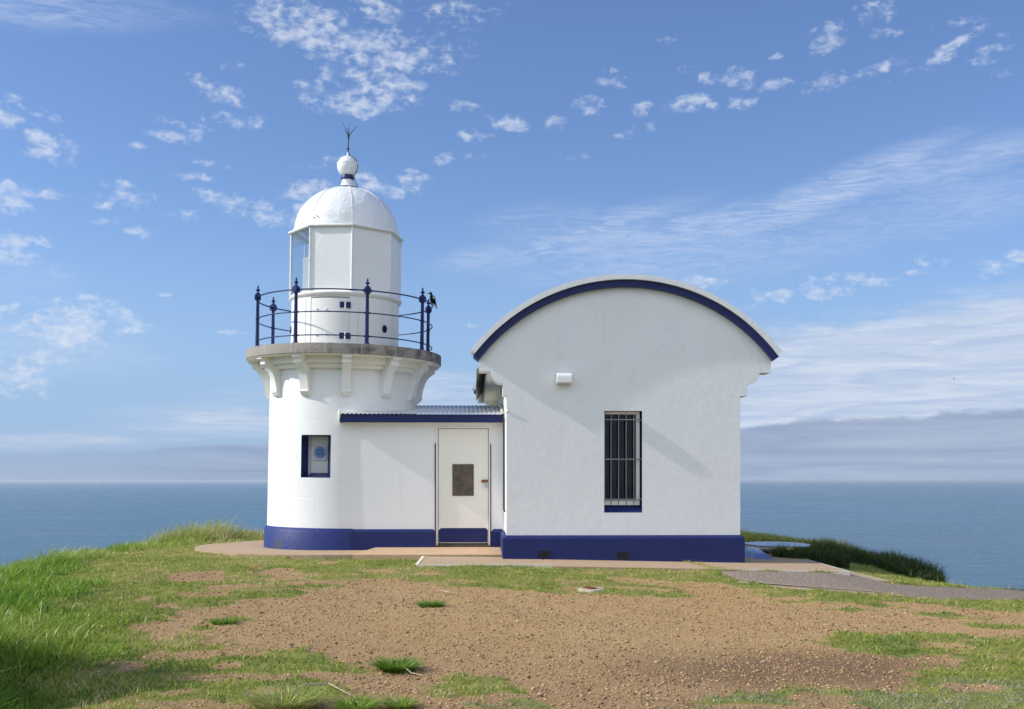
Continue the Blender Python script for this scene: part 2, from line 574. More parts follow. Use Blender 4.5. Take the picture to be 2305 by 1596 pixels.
def tower_white():
    m, t, b = mat('white_render_blocks', WHITE, 0.42, 0.45)
    P = objc(t)
    sp = N(t, 'ShaderNodeSeparateXYZ'); t.links.new(P, sp.inputs[0])
    ang = mth(t, 'ARCTAN2', sp.outputs[0], mth(t, 'MULTIPLY', sp.outputs[1], -1))
    arc = mth(t, 'MULTIPLY', ang, 1.35)
    H = 0.268
    row = mth(t, 'DIVIDE', mth(t, 'SUBTRACT', sp.outputs[2], 0.384), H)
    fr = mth(t, 'FRACT', row)
    ri = mth(t, 'FLOOR', row)
    hl = mth(t, 'MINIMUM', fr, mth(t, 'SUBTRACT', 1.0, fr))
    hl = mrange(t, mth(t, 'MULTIPLY', hl, H), 0.0, 0.006, 1.0, 0.0, 'SMOOTHSTEP')
    off = mth(t, 'MULTIPLY', mth(t, 'MODULO', mth(t, 'ABSOLUTE', ri), 2.0), 0.5)
    jit = mth(t, 'MULTIPLY', mth(t, 'SINE', mth(t, 'MULTIPLY', ri, 12.7)), 0.17)
    col_ = mth(t, 'FRACT', mth(t, 'ADD', mth(t, 'DIVIDE', arc, 0.62), mth(t, 'ADD', off, jit)))
    vl = mth(t, 'MINIMUM', col_, mth(t, 'SUBTRACT', 1.0, col_))
    vl = mrange(t, mth(t, 'MULTIPLY', vl, 0.62), 0.0, 0.006, 1.0, 0.0, 'SMOOTHSTEP')
    j = mth(t, 'MAXIMUM', hl, vl)
    fade = mrange(t, noise(t, P, 2.2, 3, 0.6), 0.38, 0.58, 0.15, 1.0)
    j = mth(t, 'MULTIPLY', j, fade)
    big = noise(t, P, 1.3, 4, 0.6)
    cc = mixc(t, mrange(t, big, 0.35, 0.7, 0, 0.4), WHITE, (0.75, 0.74, 0.70))
    cc = mixc(t, mth(t, 'MULTIPLY', j, 0.05), cc, (0.5, 0.5, 0.48))
    t.links.new(cc, b.inputs['Base Color'])
    n0 = bump(t, b, noise(t, P, 8, 5, 0.65), 0.3, 0.012)
    n1_ = bump(t, b, noise(t, P, 60, 3, 0.6), 0.4, 0.002, n0)
    n2_ = bump(t, b, mth(t, 'SUBTRACT', 1.0, j), 0.55, 0.006, n1_)
    pits = mrange(t, noise(t, P, 14, 2, 0.5), 0.70, 0.76, 1.0, 0.0)
    bump(t, b, pits, 0.5, 0.006, n2_)
    return m


m_tower = tower_white()


def stone_mat():
    m, t, b = mat('weathered_stone', (0.3, 0.28, 0.25), 0.85, 0.2)
    P = objc(t)
    sp = N(t, 'ShaderNodeSeparateXYZ'); t.links.new(P, sp.inputs[0])
    ang = mth(t, 'ARCTAN2', sp.outputs[0], mth(t, 'MULTIPLY', sp.outputs[1], -1))
    a = noise(t, P, 60, 4, 0.7)
    bgn = noise(t, P, 4, 5, 0.7)
    cc = mixc(t, mrange(t, a, 0.35, 0.65, 0, 1), (0.22, 0.195, 0.17), (0.39, 0.355, 0.31))
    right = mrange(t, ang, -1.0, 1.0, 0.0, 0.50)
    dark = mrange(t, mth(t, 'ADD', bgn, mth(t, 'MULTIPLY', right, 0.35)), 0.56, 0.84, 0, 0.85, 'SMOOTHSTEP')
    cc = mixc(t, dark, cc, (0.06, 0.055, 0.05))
    # joints
    fr = mth(t, 'FRACT', mth(t, 'ADD', mth(t, 'DIVIDE', ang, 0.3491), 0.21))
    jl = mth(t, 'MINIMUM', fr, mth(t, 'SUBTRACT', 1.0, fr))
    jl = mrange(t, jl, 0.0, 0.018, 0.7, 0.0, 'SMOOTHSTEP')
    cc = mixc(t, jl, cc, (0.5, 0.49, 0.46))
    t.links.new(cc, b.inputs['Base Color'])
    n0 = bump(t, b, bgn, 0.5, 0.02)
    bump(t, b, a, 0.7, 0.006, n0)
    return m


m_stone = stone_mat()


def simple_noise_mat(name, c1, c2, scale=20, rough=0.7, bs=0.3, bd=0.004, spec=0.3, metal=0.0, lo=0.35, hi=0.65, det=5):
    m, t, b = mat(name, c1, rough, spec, metal)
    P = objc(t)
    a = noise(t, P, scale, det, 0.65)
    t.links.new(mixc(t, mrange(t, a, lo, hi, 0, 1), c1, c2), b.inputs['Base Color'])
    bump(t, b, a, bs, bd)
    return m


m_rust = simple_noise_mat('rusty_iron', (0.30, 0.10, 0.035), (0.12, 0.05, 0.03), 40, 0.8, 0.6)
m_steel = simple_noise_mat('dull_galvanised_steel', (0.30, 0.30, 0.30), (0.20, 0.20, 0.205), 30, 0.45, 0.1, metal=0.5)
m_lock = simple_noise_mat('padlock_steel', (0.55, 0.57, 0.6), (0.4, 0.42, 0.45), 60, 0.35, 0.1, metal=0.8)
m_plate = simple_noise_mat('weathered_bronze', (0.055, 0.042, 0.034), (0.15, 0.115, 0.085), 7, 0.5, 0.25, 0.003, 0.5, metal=0.3, lo=0.3, hi=0.7, det=8)
m_copper = simple_noise_mat('verdigris_copper', (0.03, 0.07, 0.055), (0.06, 0.05, 0.035), 30, 0.6, 0.2)
m_dark = simple_noise_mat('dark_void', (0.012, 0.012, 0.013), (0.02, 0.02, 0.02), 20, 0.8, 0.1)
m_cable = simple_noise_mat('black_conduit', (0.02, 0.022, 0.03), (0.03, 0.03, 0.03), 20, 0.5, 0.1)
m_concrete = simple_noise_mat('worn_concrete', (0.47, 0.335, 0.215), (0.39, 0.28, 0.18), 9, 0.85, 0.3, 0.004, 0.2, det=9)
m_concrete2 = simple_noise_mat('worn_concrete_orange', (0.56, 0.38, 0.23), (0.47, 0.32, 0.205), 5, 0.85, 0.3, 0.004, 0.2, det=9)
m_edge = simple_noise_mat('worn_white_edge', (0.80, 0.75, 0.66), (0.62, 0.54, 0.44), 12, 0.8, 0.3, 0.004, 0.2)
m_curb = simple_noise_mat('sandy_edging', (0.44, 0.33, 0.21), (0.34, 0.26, 0.17), 8, 0.9, 0.5, 0.008, 0.2)
m_thresh = simple_noise_mat('weathered_sill_timber', (0.05, 0.045, 0.038), (0.13, 0.11, 0.085), 26, 0.8, 0.5, 0.006, 0.2)
m_cover = simple_noise_mat('pale_concrete_collar', (0.48, 0.41, 0.32), (0.36, 0.3, 0.23), 22, 0.9, 0.6, 0.008, 0.2)
m_stick = simple_noise_mat('bleached_root', (0.52, 0.42, 0.30), (0.36, 0.27, 0.18), 40, 0.8, 0.5)
m_zinc = simple_noise_mat('white_painted_sheet', (0.78, 0.78, 0.76), (0.68, 0.69, 0.69), 6, 0.5, 0.12, 0.003, 0.4)
m_feather_b = simple_noise_mat('black_feathers', (0.006, 0.006, 0.007), (0.014, 0.014, 0.015), 60, 0.75, 0.3, spec=0.1)
m_feather_w = simple_noise_mat('white_feathers', (0.75, 0.75, 0.73), (0.6, 0.6, 0.58), 60, 0.7, 0.4)
m_beak = simple_noise_mat('bluish_beak', (0.30, 0.34, 0.38), (0.06, 0.06, 0.07), 30, 0.4, 0.1)
m_curtain = simple_noise_mat('dark_curtain', (0.035, 0.045, 0.042), (0.02, 0.026, 0.026), 12, 0.8, 0.2)
m_discw = simple_noise_mat('plaque_white', (0.76, 0.75, 0.72), (0.68, 0.67, 0.64), 14, 0.5, 0.2)
m_discb = simple_noise_mat('plaque_blue', (0.14, 0.28, 0.56), (0.22, 0.38, 0.64), 12, 0.5, 0.2)
m_letter = simple_noise_mat('plaque_navy', (0.02, 0.04, 0.14), (0.03, 0.05, 0.16), 20, 0.5, 0.1)


def rust_streaks():
    m, t, b = mat('white_paint_rust_streaks', (0.8, 0.79, 0.74), 0.4, 0.45)
    P = objc(t)
    sp = N(t, 'ShaderNodeSeparateXYZ'); t.links.new(P, sp.inputs[0])
    mp = N(t, 'ShaderNodeMapping'); mp.inputs['Scale'].default_value = (16, 16, 2.2); t.links.new(P, mp.inputs[0])
    a = noise(t, mp.outputs[0], 1.0, 5, 0.7)
    cc = mixc(t, mrange(t, a, 0.66, 0.82, 0, 0.7), (0.80, 0.79, 0.74), (0.55, 0.33, 0.14))
    t.links.new(cc, b.inputs['Base Color'])
    bump(t, b, noise(t, P, 14, 4, 0.6), 0.15, 0.006)
    return m


m_rusty_white = rust_streaks()


def dome_mat():
    m, t, b = mat('white_paint_dented_metal', (0.80, 0.80, 0.79), 0.3, 0.5)
    P = objc(t)
    a = noise(t, P, 7, 3, 0.55)
    c2 = noise(t, P, 22, 3, 0.6)
    t.links.new(mixc(t, mrange(t, noise(t, P, 4, 4, 0.6), 0.5, 0.75, 0, .35), (0.80, 0.80, 0.79), (0.70, 0.69, 0.66)), b.inputs['Base Color'])
    n0 = bump(t, b, a, 0.7, 0.035)
    bump(t, b, c2, 0.5, 0.012, n0)
    return m


m_dome = dome_mat()


def glass_mat(name, tint, refl=0.16):
    m = bpy.data.materials.new(name)
    m.use_nodes = True
    t = m.node_tree
    t.nodes.clear()
    tr = N(t, 'ShaderNodeBsdfTransparent'); tr.inputs[0].default_value = (*tint, 1)
    gl = N(t, 'ShaderNodeBsdfGlossy'); gl.inputs['Roughness'].default_value = 0.02
    fr = N(t, 'ShaderNodeLayerWeight'); fr.inputs[0].default_value = 0.5
    f = mth(t, 'ADD', mth(t, 'MULTIPLY', mth(t, 'POWER', fr.outputs['Facing'], 4.0), 0.7), refl + 0.04, clamp=True)
    mx = N(t, 'ShaderNodeMixShader')
    t.links.new(f, mx.inputs[0]); t.links.new(tr.outputs[0], mx.inputs[1]); t.links.new(gl.outputs[0], mx.inputs[2])
    o = N(t, 'ShaderNodeOutputMaterial'); t.links.new(mx.outputs[0], o.inputs[0])
    return m


m_glass = glass_mat('lantern_glass', (0.93, 0.955, 0.955), 0.03)
m_pane = glass_mat('window_glass', (0.5, 0.55, 0.55), 0.0)


def pedestal_mat():
    m, t, b = mat('fading_blue_white_paint', (0.1, 0.15, 0.4), 0.35, 0.5)
    P = objc(t)
    sp = N(t, 'ShaderNodeSeparateXYZ'); t.links.new(P, sp.inputs[0])
    h = mth(t, 'ADD', sp.outputs[2], mth(t, 'MULTIPLY', mth(t, 'SUBTRACT', noise(t, P, 12, 3, 0.5), 0.5), 0.05))
    cc = mixc(t, mrange(t, h, 0.035, 0.135, 0, 1, 'SMOOTHSTEP'), (0.03, 0.05, 0.28), (0.55, 0.62, 0.72))
    t.links.new(cc, b.inputs['Base Color'])
    return m


m_ped = pedestal_mat()


def disc_mat():
    m, t, b = mat('table_sky_reflection', (0.3, 0.4, 0.5), 0.3, 0.6)
    P = objc(t)
    mp = N(t, 'ShaderNodeMapping'); mp.inputs['Scale'].default_value = (3, 12, 1); t.links.new(P, mp.inputs[0])
    a = noise(t, mp.outputs[0], 1.6, 6, 0.7, 0.8)
    cc = mixc(t, mrange(t, a, 0.35, 0.65, 0, 1), (0.10, 0.20, 0.32), (0.42, 0.50, 0.62))  # reflected sky painted into the colour as blue-white mottling
    t.links.new(cc, b.inputs['Base Color'])
    return m


m_disc = disc_mat()

# ================================================================== LARGE STRUCTURE
# ---------------- headland outline and masks (all worked out on the ground, in metres)
edge_pic = [(-420, 1440), (-150, 1330), (0, 1285), (144, 1262), (200, 1247), (275, 1233), (357, 1222), (474, 1212), (536, 1206), (600, 1198)]
edge = [gp(*p) for p in edge_pic]
edge += [(-3.0, 29.0), (2.0, 30.0), (6.5, 28.5)]
edge += [gp(*p) for p in [(1740, 1214), (1829, 1236), (1938, 1259), (2035, 1284), (2118, 1311), (2200, 1319), (2304, 1326), (2500, 1334), (2900, 1350)]]
edge += [(30, 2), (34, -25), (-22, -25), (-14, -2)]


def terrain(X, Y, rough=True):
    X = np.asarray(X, float); Y = np.asarray(Y, float)
    z = zg(X, Y)
    ins = inpoly(X, Y, edge)
    d = polydist(X, Y, edge)
    out = np.where(ins, 0, d)
    drop = out * out / (out + 0.9) * 1.15
    z = z - drop
    z = z - 0.06 * np.clip(0.5 - np.where(ins, d, 0), 0, 0.5)
    z = z + 1.60 * np.exp(-(((X + 5.0) / 0.66) ** 2 + ((Y - 8.15) / 1.1) ** 2) ** 1.6)  # unseen hummock left of the view, added to shade the near-left corner
    z = z - 0.16 * np.exp(-(((X + 3.2) / 0.55) ** 2 + ((Y - 7.9) / 0.8) ** 2))
    if rough:
        amp = 0.022 + np.clip(out, 0, 6) * 0.12
        z = z + (fbm(X * 1.7, Y * 1.7, 3, 4) - 0.5) * amp * 2 + (fbm(X * 9, Y * 9, 5, 2) - 0.5) * 0.012
    return np.maximum(z, -45)


def P2(pts):
    return [gp(*p) for p in pts]


dirt_main = P2([(318, 1408), (380, 1395), (440, 1378), (500, 1362), (560, 1352), (640, 1346), (715, 1334), (745, 1322), (800, 1305), (850, 1300), (905, 1306),
                (960, 1314), (1040, 1322), (1110, 1325), (1200, 1333), (1290, 1340), (1370, 1344), (1440, 1347), (1520, 1348), (1555, 1342), (1530, 1328), (1470, 1314), (1400, 1308), (1362, 1302),
                (1440, 1301), (1510, 1308), (1570, 1318), (1620, 1334), (1680, 1342), (1740, 1352), (1810, 1358), (1900, 1358), (1990, 1364), (2060, 1376), (2150, 1372), (2240, 1376), (2310, 1388), (2420, 1396),
                (2420, 1436), (2300, 1438), (2160, 1432), (2000, 1428), (1890, 1424), (1820, 1432), (1870, 1450), (1910, 1468), (2000, 1482), (2090, 1488), (2040, 1506), (2010, 1524), (2060, 1538),
                (1980, 1552), (1860, 1562), (1760, 1568), (1690, 1565), (1620, 1572), (1560, 1588), (1500, 1606), (1440, 1640), (700, 1650), (700, 1610), (590, 1592), (560, 1560), (640, 1545), (740, 1545), (830, 1530), (800, 1506), (740, 1484),
                (690, 1478), (620, 1462), (540, 1440), (470, 1432), (430, 1425), (395, 1436), (350, 1450), (330, 1436)])
bare = [(445, 1298, 80, 10), (455, 1340, 60, 6), (610, 1290, 66, 7), (545, 1321, 80, 6), (378, 1363, 28, 6), (448, 1477, 32, 8), (738, 1269, 20, 4), (577, 1277, 16, 4), (700, 1314, 60, 5),
        (2120, 1372, 50, 5), (2250, 1398, 60, 4), (2190, 1545, 60, 8), (330, 1350, 20, 4), (1330, 1290, 24, 2.5), (860, 1286, 30, 3), (300, 1500, 30, 8), (400, 1560, 40, 8), (520, 1500, 40, 6), (640, 1303, 50, 4)]
clumps = [(505, 1400, 52, 9), (455, 1414, 30, 5), (1040, 1545, 96, 24), (1120, 1552, 60, 12), (700, 1520, 50, 18), (1150, 1590, 110, 12), (660, 1500, 50, 8), (720, 1560, 60, 14), (2120, 1388, 110, 6), (2240, 1412, 60, 5), (1900, 1372, 70, 4)]


def ell(X, Y, L, ragged):
    t = np.zeros(X.shape)
    for (x, y, sx, sy) in L:
        cx, cy = gp(x, y)
        x1, _ = gp(x + sx, y)
        _, y1 = gp(x, y - sy)
        rx = abs(x1 - cx); ry = abs(y1 - cy)
        d = np.hypot((X - cx) / rx, (Y - cy) / ry) + ragged
        t = np.maximum(t, np.clip((1.25 - d) / 0.5, 0, 1))
    return t


def grassmask(X, Y):
    wx = (fbm(X * 1.3, Y * 1.3, 21, 5) - 0.5) * 1.7
    wy = (fbm(X * 1.3, Y * 1.3, 22, 5) - 0.5) * 2.3
    rag = (fbm(X * 5, Y * 3.5, 23, 4) - 0.5) * 1.5
    m = np.zeros(X.shape)
    for k in range(3):
        jx = (vn(X * 11, Y * 11, 31 + k) - 0.5) * 0.30
        jy = (vn(X * 11, Y * 11, 41 + k) - 0.5) * 0.50
        m += ~inpoly(X + wx * 0.35 + jx, Y + wy * 0.35 + jy, dirt_main)
    m /= 3.0
    m = m * (1 - ell(X, Y, bare, rag))
    m = np.maximum(m, ell(X, Y, clumps, rag))
    # thin worn areas in the lawn close to the dirt
    wear = np.clip((fbm(X * 1.6, Y * 3.2, 51, 5) - 0.53) * 6, 0, 0.75) * np.clip(1.6 - polydist(X, Y, dirt_main), 0, 1)
    return np.clip(m - wear * (m < 1.1), 0, 1)


slab_front = [at(935.6, 1271.6, 1).x, ]
# pavement outlines in metres
path_poly = P2([(1610, 1278), (1640, 1284), (1760, 1286), (1905, 1287), (1997, 1313.6), (2096, 1320.5), (2200, 1324), (2304, 1327), (2600, 1337), (2700, 1372), (2450, 1356), (2304, 1351), (2165, 1353), (2059, 1344.6), (1942, 1336), (1797, 1325.7), (1715, 1318), (1665, 1308), (1625, 1292)])
tall_left = P2([(-500, 1430), (-150, 1318), (0, 1276), (144, 1256), (300, 1226), (420, 1212), (560, 1200), (600, 1199), (590, 1204), (540, 1214), (470, 1226), (380, 1236), (290, 1243), (230, 1250), (186, 1268), (180, 1300), (193, 1348), (235, 1385), (236, 1430), (193, 1468), (148, 1520), (113, 1565), (85, 1610), (40, 1700), (-700, 1800)])
hedge_poly = P2([(1600, 1213), (1700, 1214), (1770, 1226), (1835, 1240), (1790, 1243), (1830, 1257), (1911, 1266), (1994, 1281), (2060, 1297), (2110, 1310), (2125, 1311), (2120, 1302), (2035, 1280), (1938, 1254), (1829, 1229), (1740, 1206), (1600, 1196)])
apron_c = (-2.46, 20.62)


def paved(X, Y):
    p = inpoly(X, Y, path_poly)
    p |= np.hypot(X - apron_c[0], Y - apron_c[1]) < 2.62
    p |= (X > -2.2) & (X < 0.6) & (Y > 17.75) & (Y < 19.6)
    p |= inpoly(X, Y, slab_poly)
    p |= (X > -3) & (X < 4.4) & (Y > 17.4) & (Y < 25.4)
    return p


sl_l0 = gp(935.6, 1271.6); sl_l1 = gp(950.5, 1248.7)
sr = [gp(1900, 1284.8), gp(1831.5, 1264.5), gp(1780, 1249.8), gp(1749, 1239.4), gp(1720, 1230), (6.6, 25.6)]
slab_poly = [(at(936, 0, 15.98).x, 15.98), (at(1900, 0, 15.98).x + 0.05, 15.98), (at(1831, 0, 17.9).x, 17.9), (at(1780, 0, 19.6).x, 19.6), (at(1749, 0, 21.2).x, 21.2), (5.6, 25.0), (0.55, 25.0), (0.55, 17.8), (at(952, 0, 17.8).x, 17.8)]

# ---------------- ground sheet
def axis(lo, hi, step, far_lo, far_hi, grow=1.25):
    a = list(np.arange(lo, hi, step))
    s = step; x = hi
    while x < far_hi:
        a.append(x); s *= grow; x += s
    a.append(far_hi)
    s = step; x = lo
    b_ = []
    while x > far_lo:
        s *= grow; x -= s; b_.append(max(x, far_lo))
    return np.array(sorted(set(b_ + a)))


gxs = axis(-9.0, 10.5, 0.055, -90, 95)
gys = axis(6.6, 27.0, 0.055, -70, 95)
GX, GY = np.meshgrid(gxs, gys)
GZ = terrain(GX, GY)
pv = paved(GX, GY)
GZ = np.where(pv, np.minimum(GZ, zg(GX, GY) - 0.035), GZ)
GM = grassmask(GX, GY)
lump = (fbm(GX * 6, GY * 6, 61, 3) - 0.35) * 0.06 * GM
GZ = np.where(pv, GZ, GZ + lump)
# small burrow by the lawn
bx, by = gp(577, 1278)
GZ = GZ - 0.09 * np.exp(-(((GX - bx) / 0.16) ** 2 + ((GY - by) / 0.22) ** 2))
ny, nx = GX.shape
me = bpy.data.meshes.new('ground')
verts = np.stack([GX.ravel(), GY.ravel(), GZ.ravel()], 1)
idx = np.arange(nx * ny).reshape(ny, nx)
quads = np.stack([idx[:-1, :-1].ravel(), idx[:-1, 1:].ravel(), idx[1:, 1:].ravel(), idx[1:, :-1].ravel()], 1)


def fast_mesh(me, verts, faces_list):
    """faces_list: list of integer arrays (n, k)"""
    me.vertices.add(len(verts))
    me.vertices.foreach_set('co', np.ascontiguousarray(verts, dtype=np.float32).ravel())
    loops = np.concatenate([f.ravel() for f in faces_list]).astype(np.int32)
    cnt = np.concatenate([np.full(len(f), f.shape[1]) for f in faces_list]).astype(np.int32)
    start = np.concatenate([[0], np.cumsum(cnt)[:-1]]).astype(np.int32)
    me.loops.add(len(loops))
    me.loops.foreach_set('vertex_index', loops)
    me.polygons.add(len(cnt))
    me.polygons.foreach_set('loop_start', start)
    me.polygons.foreach_set('loop_total', cnt)
    me.update(calc_edges=True)


fast_mesh(me, verts, [quads])
at_ = me.attributes.new('grass', 'FLOAT', 'POINT')
at_.data.foreach_set('value', GM.ravel().astype(np.float32))
me.polygons.foreach_set('use_smooth', [True] * len(me.polygons))


def ground_mat():
    m, t, b = mat('earth_and_turf', (0.4, 0.26, 0.15), 0.95, 0.1)
    P = geop(t)
    g = N(t, 'ShaderNodeAttribute', attribute_name='grass').outputs['Fac']
    big = noise(t, P, 0.55, 4, 0.6)
    mid = noise(t, P, 5, 5, 0.65)
    fine = noise(t, P, 70, 4, 0.7)
    vor = N(t, 'ShaderNodeTexVoronoi'); vor.inputs['Scale'].default_value = 48; t.links.new(P, vor.inputs['Vector'])
    vorc = N(t, 'ShaderNodeSeparateColor'); t.links.new(vor.outputs['Color'], vorc.inputs[0])
    d = mixc(t, mrange(t, big, 0.35, 0.65, 0, 1), (0.42, 0.278, 0.118), (0.45, 0.312, 0.150))
    d = mixc(t, mrange(t, mid, 0.35, 0.7, 0, 0.6), d, (0.34, 0.225, 0.11))
    d = mixc(t, mrange(t, vorc.outputs[0], 0.0, 1.0, 0.0, 0.45), d, (0.55, 0.345, 0.16))
    d = mixc(t, mrange(t, vorc.outputs[1], 0.80, 1.0, 0.0, 0.6), d, (0.15, 0.10, 0.07))
    # damp darker hollow on the lower right
    sp = N(t, 'ShaderNodeSeparateXYZ'); t.links.new(P, sp.inputs[0])
    ex = N(t, 'ShaderNodeMapping', vector_type='TEXTURE')
    hx, hy = gp(1760, 1506)
    ex.inputs['Location'].default_value = (hx, hy, -0.3)
    ex.inputs['Scale'].default_value = (1.35, 0.85, 5)
    t.links.new(P, ex.inputs[0])
    ln = N(t, 'ShaderNodeVectorMath', operation='LENGTH'); t.links.new(ex.outputs[0], ln.inputs[0])
    damp = mrange(t, mth(t, 'ADD', ln.outputs['Value'], mth(t, 'ADD', mth(t, 'MULTIPLY', mth(t, 'SUBTRACT', mid, 0.5), 1.2), mth(t, 'MULTIPLY', mth(t, 'SUBTRACT', big, 0.5), 1.6))), 0.3, 1.45, 0.75, 0.0, 'SMOOTHSTEP')
    d = mixc(t, damp, d, (0.125, 0.078, 0.052))
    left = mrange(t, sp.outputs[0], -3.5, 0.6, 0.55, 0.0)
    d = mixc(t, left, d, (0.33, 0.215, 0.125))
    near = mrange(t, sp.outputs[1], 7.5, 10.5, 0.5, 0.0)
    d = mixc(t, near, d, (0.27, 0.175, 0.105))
    gr = mixc(t, mrange(t, mid, 0.3, 0.7, 0, 1), (0.15, 0.19, 0.035), (0.26, 0.25, 0.07))
    gr = mixc(t, mrange(t, fine, 0.45, 0.75, 0, 0.6), gr, (0.32, 0.25, 0.12))
    gf = mrange(t, mth(t, 'ADD', g, mth(t, 'MULTIPLY', mth(t, 'SUBTRACT', fine, 0.5), 0.9)), 0.35, 0.7, 0, 1)
    cc = mixc(t, gf, d, gr)
    t.links.new(cc, b.inputs['Base Color'])
    n0 = bump(t, b, mid, 0.4, 0.05)
    n1_ = bump(t, b, fine, 0.8, 0.012, n0)
    bump(t, b, vor.outputs['Distance'], 0.5, 0.01, n1_)
    return m


me.materials.append(ground_mat())
ground = bpy.data.objects.new('ground', me)
scene.collection.objects.link(ground)
tag(ground, 'grassy headland with a bare brown gravelly patch in front of the lighthouse', 'ground', kind='structure')

# ---------------- sea
def sea_mat():
    m, t, b = mat('sea_water', (0.02, 0.09, 0.15), 0.22, 0.5)
    P = geop(t)
    sp = N(t, 'ShaderNodeSeparateXYZ'); t.links.new(P, sp.inputs[0])
    mp = N(t, 'ShaderNodeMapping'); mp.inputs['Scale'].default_value = (0.006, 0.02, 1); t.links.new(P, mp.inputs[0])
    patch = noise(t, mp.outputs[0], 1.0, 5, 0.6, 0.5)
    mp2 = N(t, 'ShaderNodeMapping'); mp2.inputs['Scale'].default_value = (0.0016, 0.0006, 1); t.links.new(P, mp2.inputs[0])
    far = noise(t, mp2.outputs[0], 1.0, 4, 0.6, 0.8)
    cc = mixc(t, mrange(t, patch, 0.35, 0.65, 0, 1), (0.030, 0.090, 0.130), (0.075, 0.155, 0.200))
    cc = mixc(t, mrange(t, far, 0.45, 0.65, 0, 0.6), cc, (0.045, 0.13, 0.19))
    t.links.new(cc, b.inputs['Base Color'])
    b.inputs['IOR'].default_value = 1.33
    mp3 = N(t, 'ShaderNodeMapping'); mp3.inputs['Scale'].default_value = (0.11, 0.24, 1); mp3.inputs['Rotation'].default_value = (0, 0, R(12)); t.links.new(P, mp3.inputs[0])
    w1_ = noise(t, mp3.outputs[0], 1.0, 6, 0.62, 0.6)
    mp4 = N(t, 'ShaderNodeMapping'); mp4.inputs['Scale'].default_value = (0.02, 0.06, 1); mp4.inputs['Rotation'].default_value = (0, 0, R(-8)); t.links.new(P, mp4.inputs[0])
    w2_ = noise(t, mp4.outputs[0], 1.0, 5, 0.6, 0.4)
    n0 = bump(t, b, w2_, 0.7, 3.5)
    bump(t, b, w1_, 0.9, 1.6, n0)
    t.links.new(mrange(t, patch, 0.3, 0.7, 0.18, 0.34), b.inputs['Roughness'])
    return m


sea = MB()
sea.add([(-60000, -60000, -38), (60000, -60000, -38), (60000, 60000, -38), (-60000, 60000, -38)], [(0, 1, 2, 3)])
o = sea.build('sea', sea_mat())
tag(o, 'blue sea stretching to the horizon behind the headland', 'sea', kind='structure')

# ---------------- pavements
def slab(name, poly, ztop, thick, m, label):
    mb = MB()
    n = len(poly)
    zt = [ztop(x) if callable(ztop) else ztop for x, y in poly]
    ar = sum(poly[i][0] * poly[(i + 1) % n][1] - poly[(i + 1) % n][0] * poly[i][1] for i in range(n))
    if ar < 0:
        poly = poly[::-1]; zt = zt[::-1]
    tris = tessellate_polygon([[Vector((x, y, 0)) for x, y in poly]])
    vs = [(x, y, z) for (x, y), z in zip(poly, zt)] + [(x, y, z - thick) for (x, y), z in zip(poly, zt)]
    fs = []
    for t in tris:
        a, b, c_ = (poly[i] for i in t)
        s = (b[0] - a[0]) * (c_[1] - a[1]) - (b[1] - a[1]) * (c_[0] - a[0])
        fs.append(tuple(t) if s > 0 else tuple(reversed(t)))
    for i in range(n):
        j = (i + 1) % n
        fs.append((i, i + n, j + n, j))
    mb.add(vs, fs)
    o = mb.build(name, m)
    tag(o, label, 'pavement', kind='structure')
    return o


def dens(poly, step=0.25):
    out = []
    n = len(poly)
    for i in range(n):
        a = poly[i]; b = poly[(i + 1) % n]
        k = max(1, int(math.hypot(b[0] - a[0], b[1] - a[1]) / step))
        for s in range(k):
            out.append((a[0] + (b[0] - a[0]) * s / k, a[1] + (b[1] - a[1]) * s / k))
    return out


zslab = lambda x: float(zs(x))
xl = slab_poly[0][0]
x1 = at(1242, 0, 16.5).x; x2 = at(1602, 0, 16.5).x
g_ = 0.012
Yb = 17.8
slab('concrete_path', [(xl, 15.98), (x1 - g_, 15.98), (x1 - 0.10 - g_, Yb), (slab_poly[8][0], Yb)], zslab, 0.12, m_concrete, 'left concrete slab in front of the door and vaulted room')
slab('concrete_path', [(x1 + g_, 15.98), (x2 - 0.03, 15.98), (x2 - 0.27, Yb), (x1 - 0.10 + g_, Yb)], zslab, 0.12, m_concrete, 'middle concrete slab along the front of the vaulted room')
slab('concrete_path', [(x2 + 0.03, 15.98)] + slab_poly[1:3] + [(slab_poly[2][0] + 0.0, Yb + 0.4), (4.3, Yb + 0.4), (4.3, Yb), (x2 - 0.21, Yb)], zslab, 0.12, m_concrete, 'right concrete slab at the corner of the vaulted room')
slab('concrete_path', [(slab_poly[2][0], Yb + 0.43)] + [slab_poly[3], slab_poly[4], (5.6, 25.0), (4.3, 25.0), (4.3, Yb + 0.43)], zslab, 0.12, m_concrete, 'shaded concrete slab beside the right wall of the vaulted room')
# apron round the tower, door slab
ap = [(apron_c[0] + 2.62 * math.sin(R(a)), apron_c[1] - 2.62 * math.cos(R(a))) for a in range(-170, 20, 5)]
ap = [p for p in ap if p[0] < -2.08]
ap = ap + [(-2.02, 18.03), (-1.70, 19.3), (-1.7, 22.9)]
slab('concrete_path', ap, 0.012, 0.10, m_concrete, 'curved concrete apron round the foot of the tower')
mb = MB()
vs = [(-2.0, 18.02, 0.012), (0.50, 18.02, 0.012), (0.50, 19.42, 0.066), (-1.68, 19.42, 0.066)]
mb.add(vs + [(x, y, z - 0.14) for x, y, z in vs], [(0, 1, 2, 3), (0, 4, 5, 1), (1, 5, 6, 2), (2, 6, 7, 3), (3, 7, 4, 0)])
o = mb.build('concrete_path', m_concrete2)
tag(o, 'orange stained sloping concrete slab at the door', 'pavement', kind='structure')
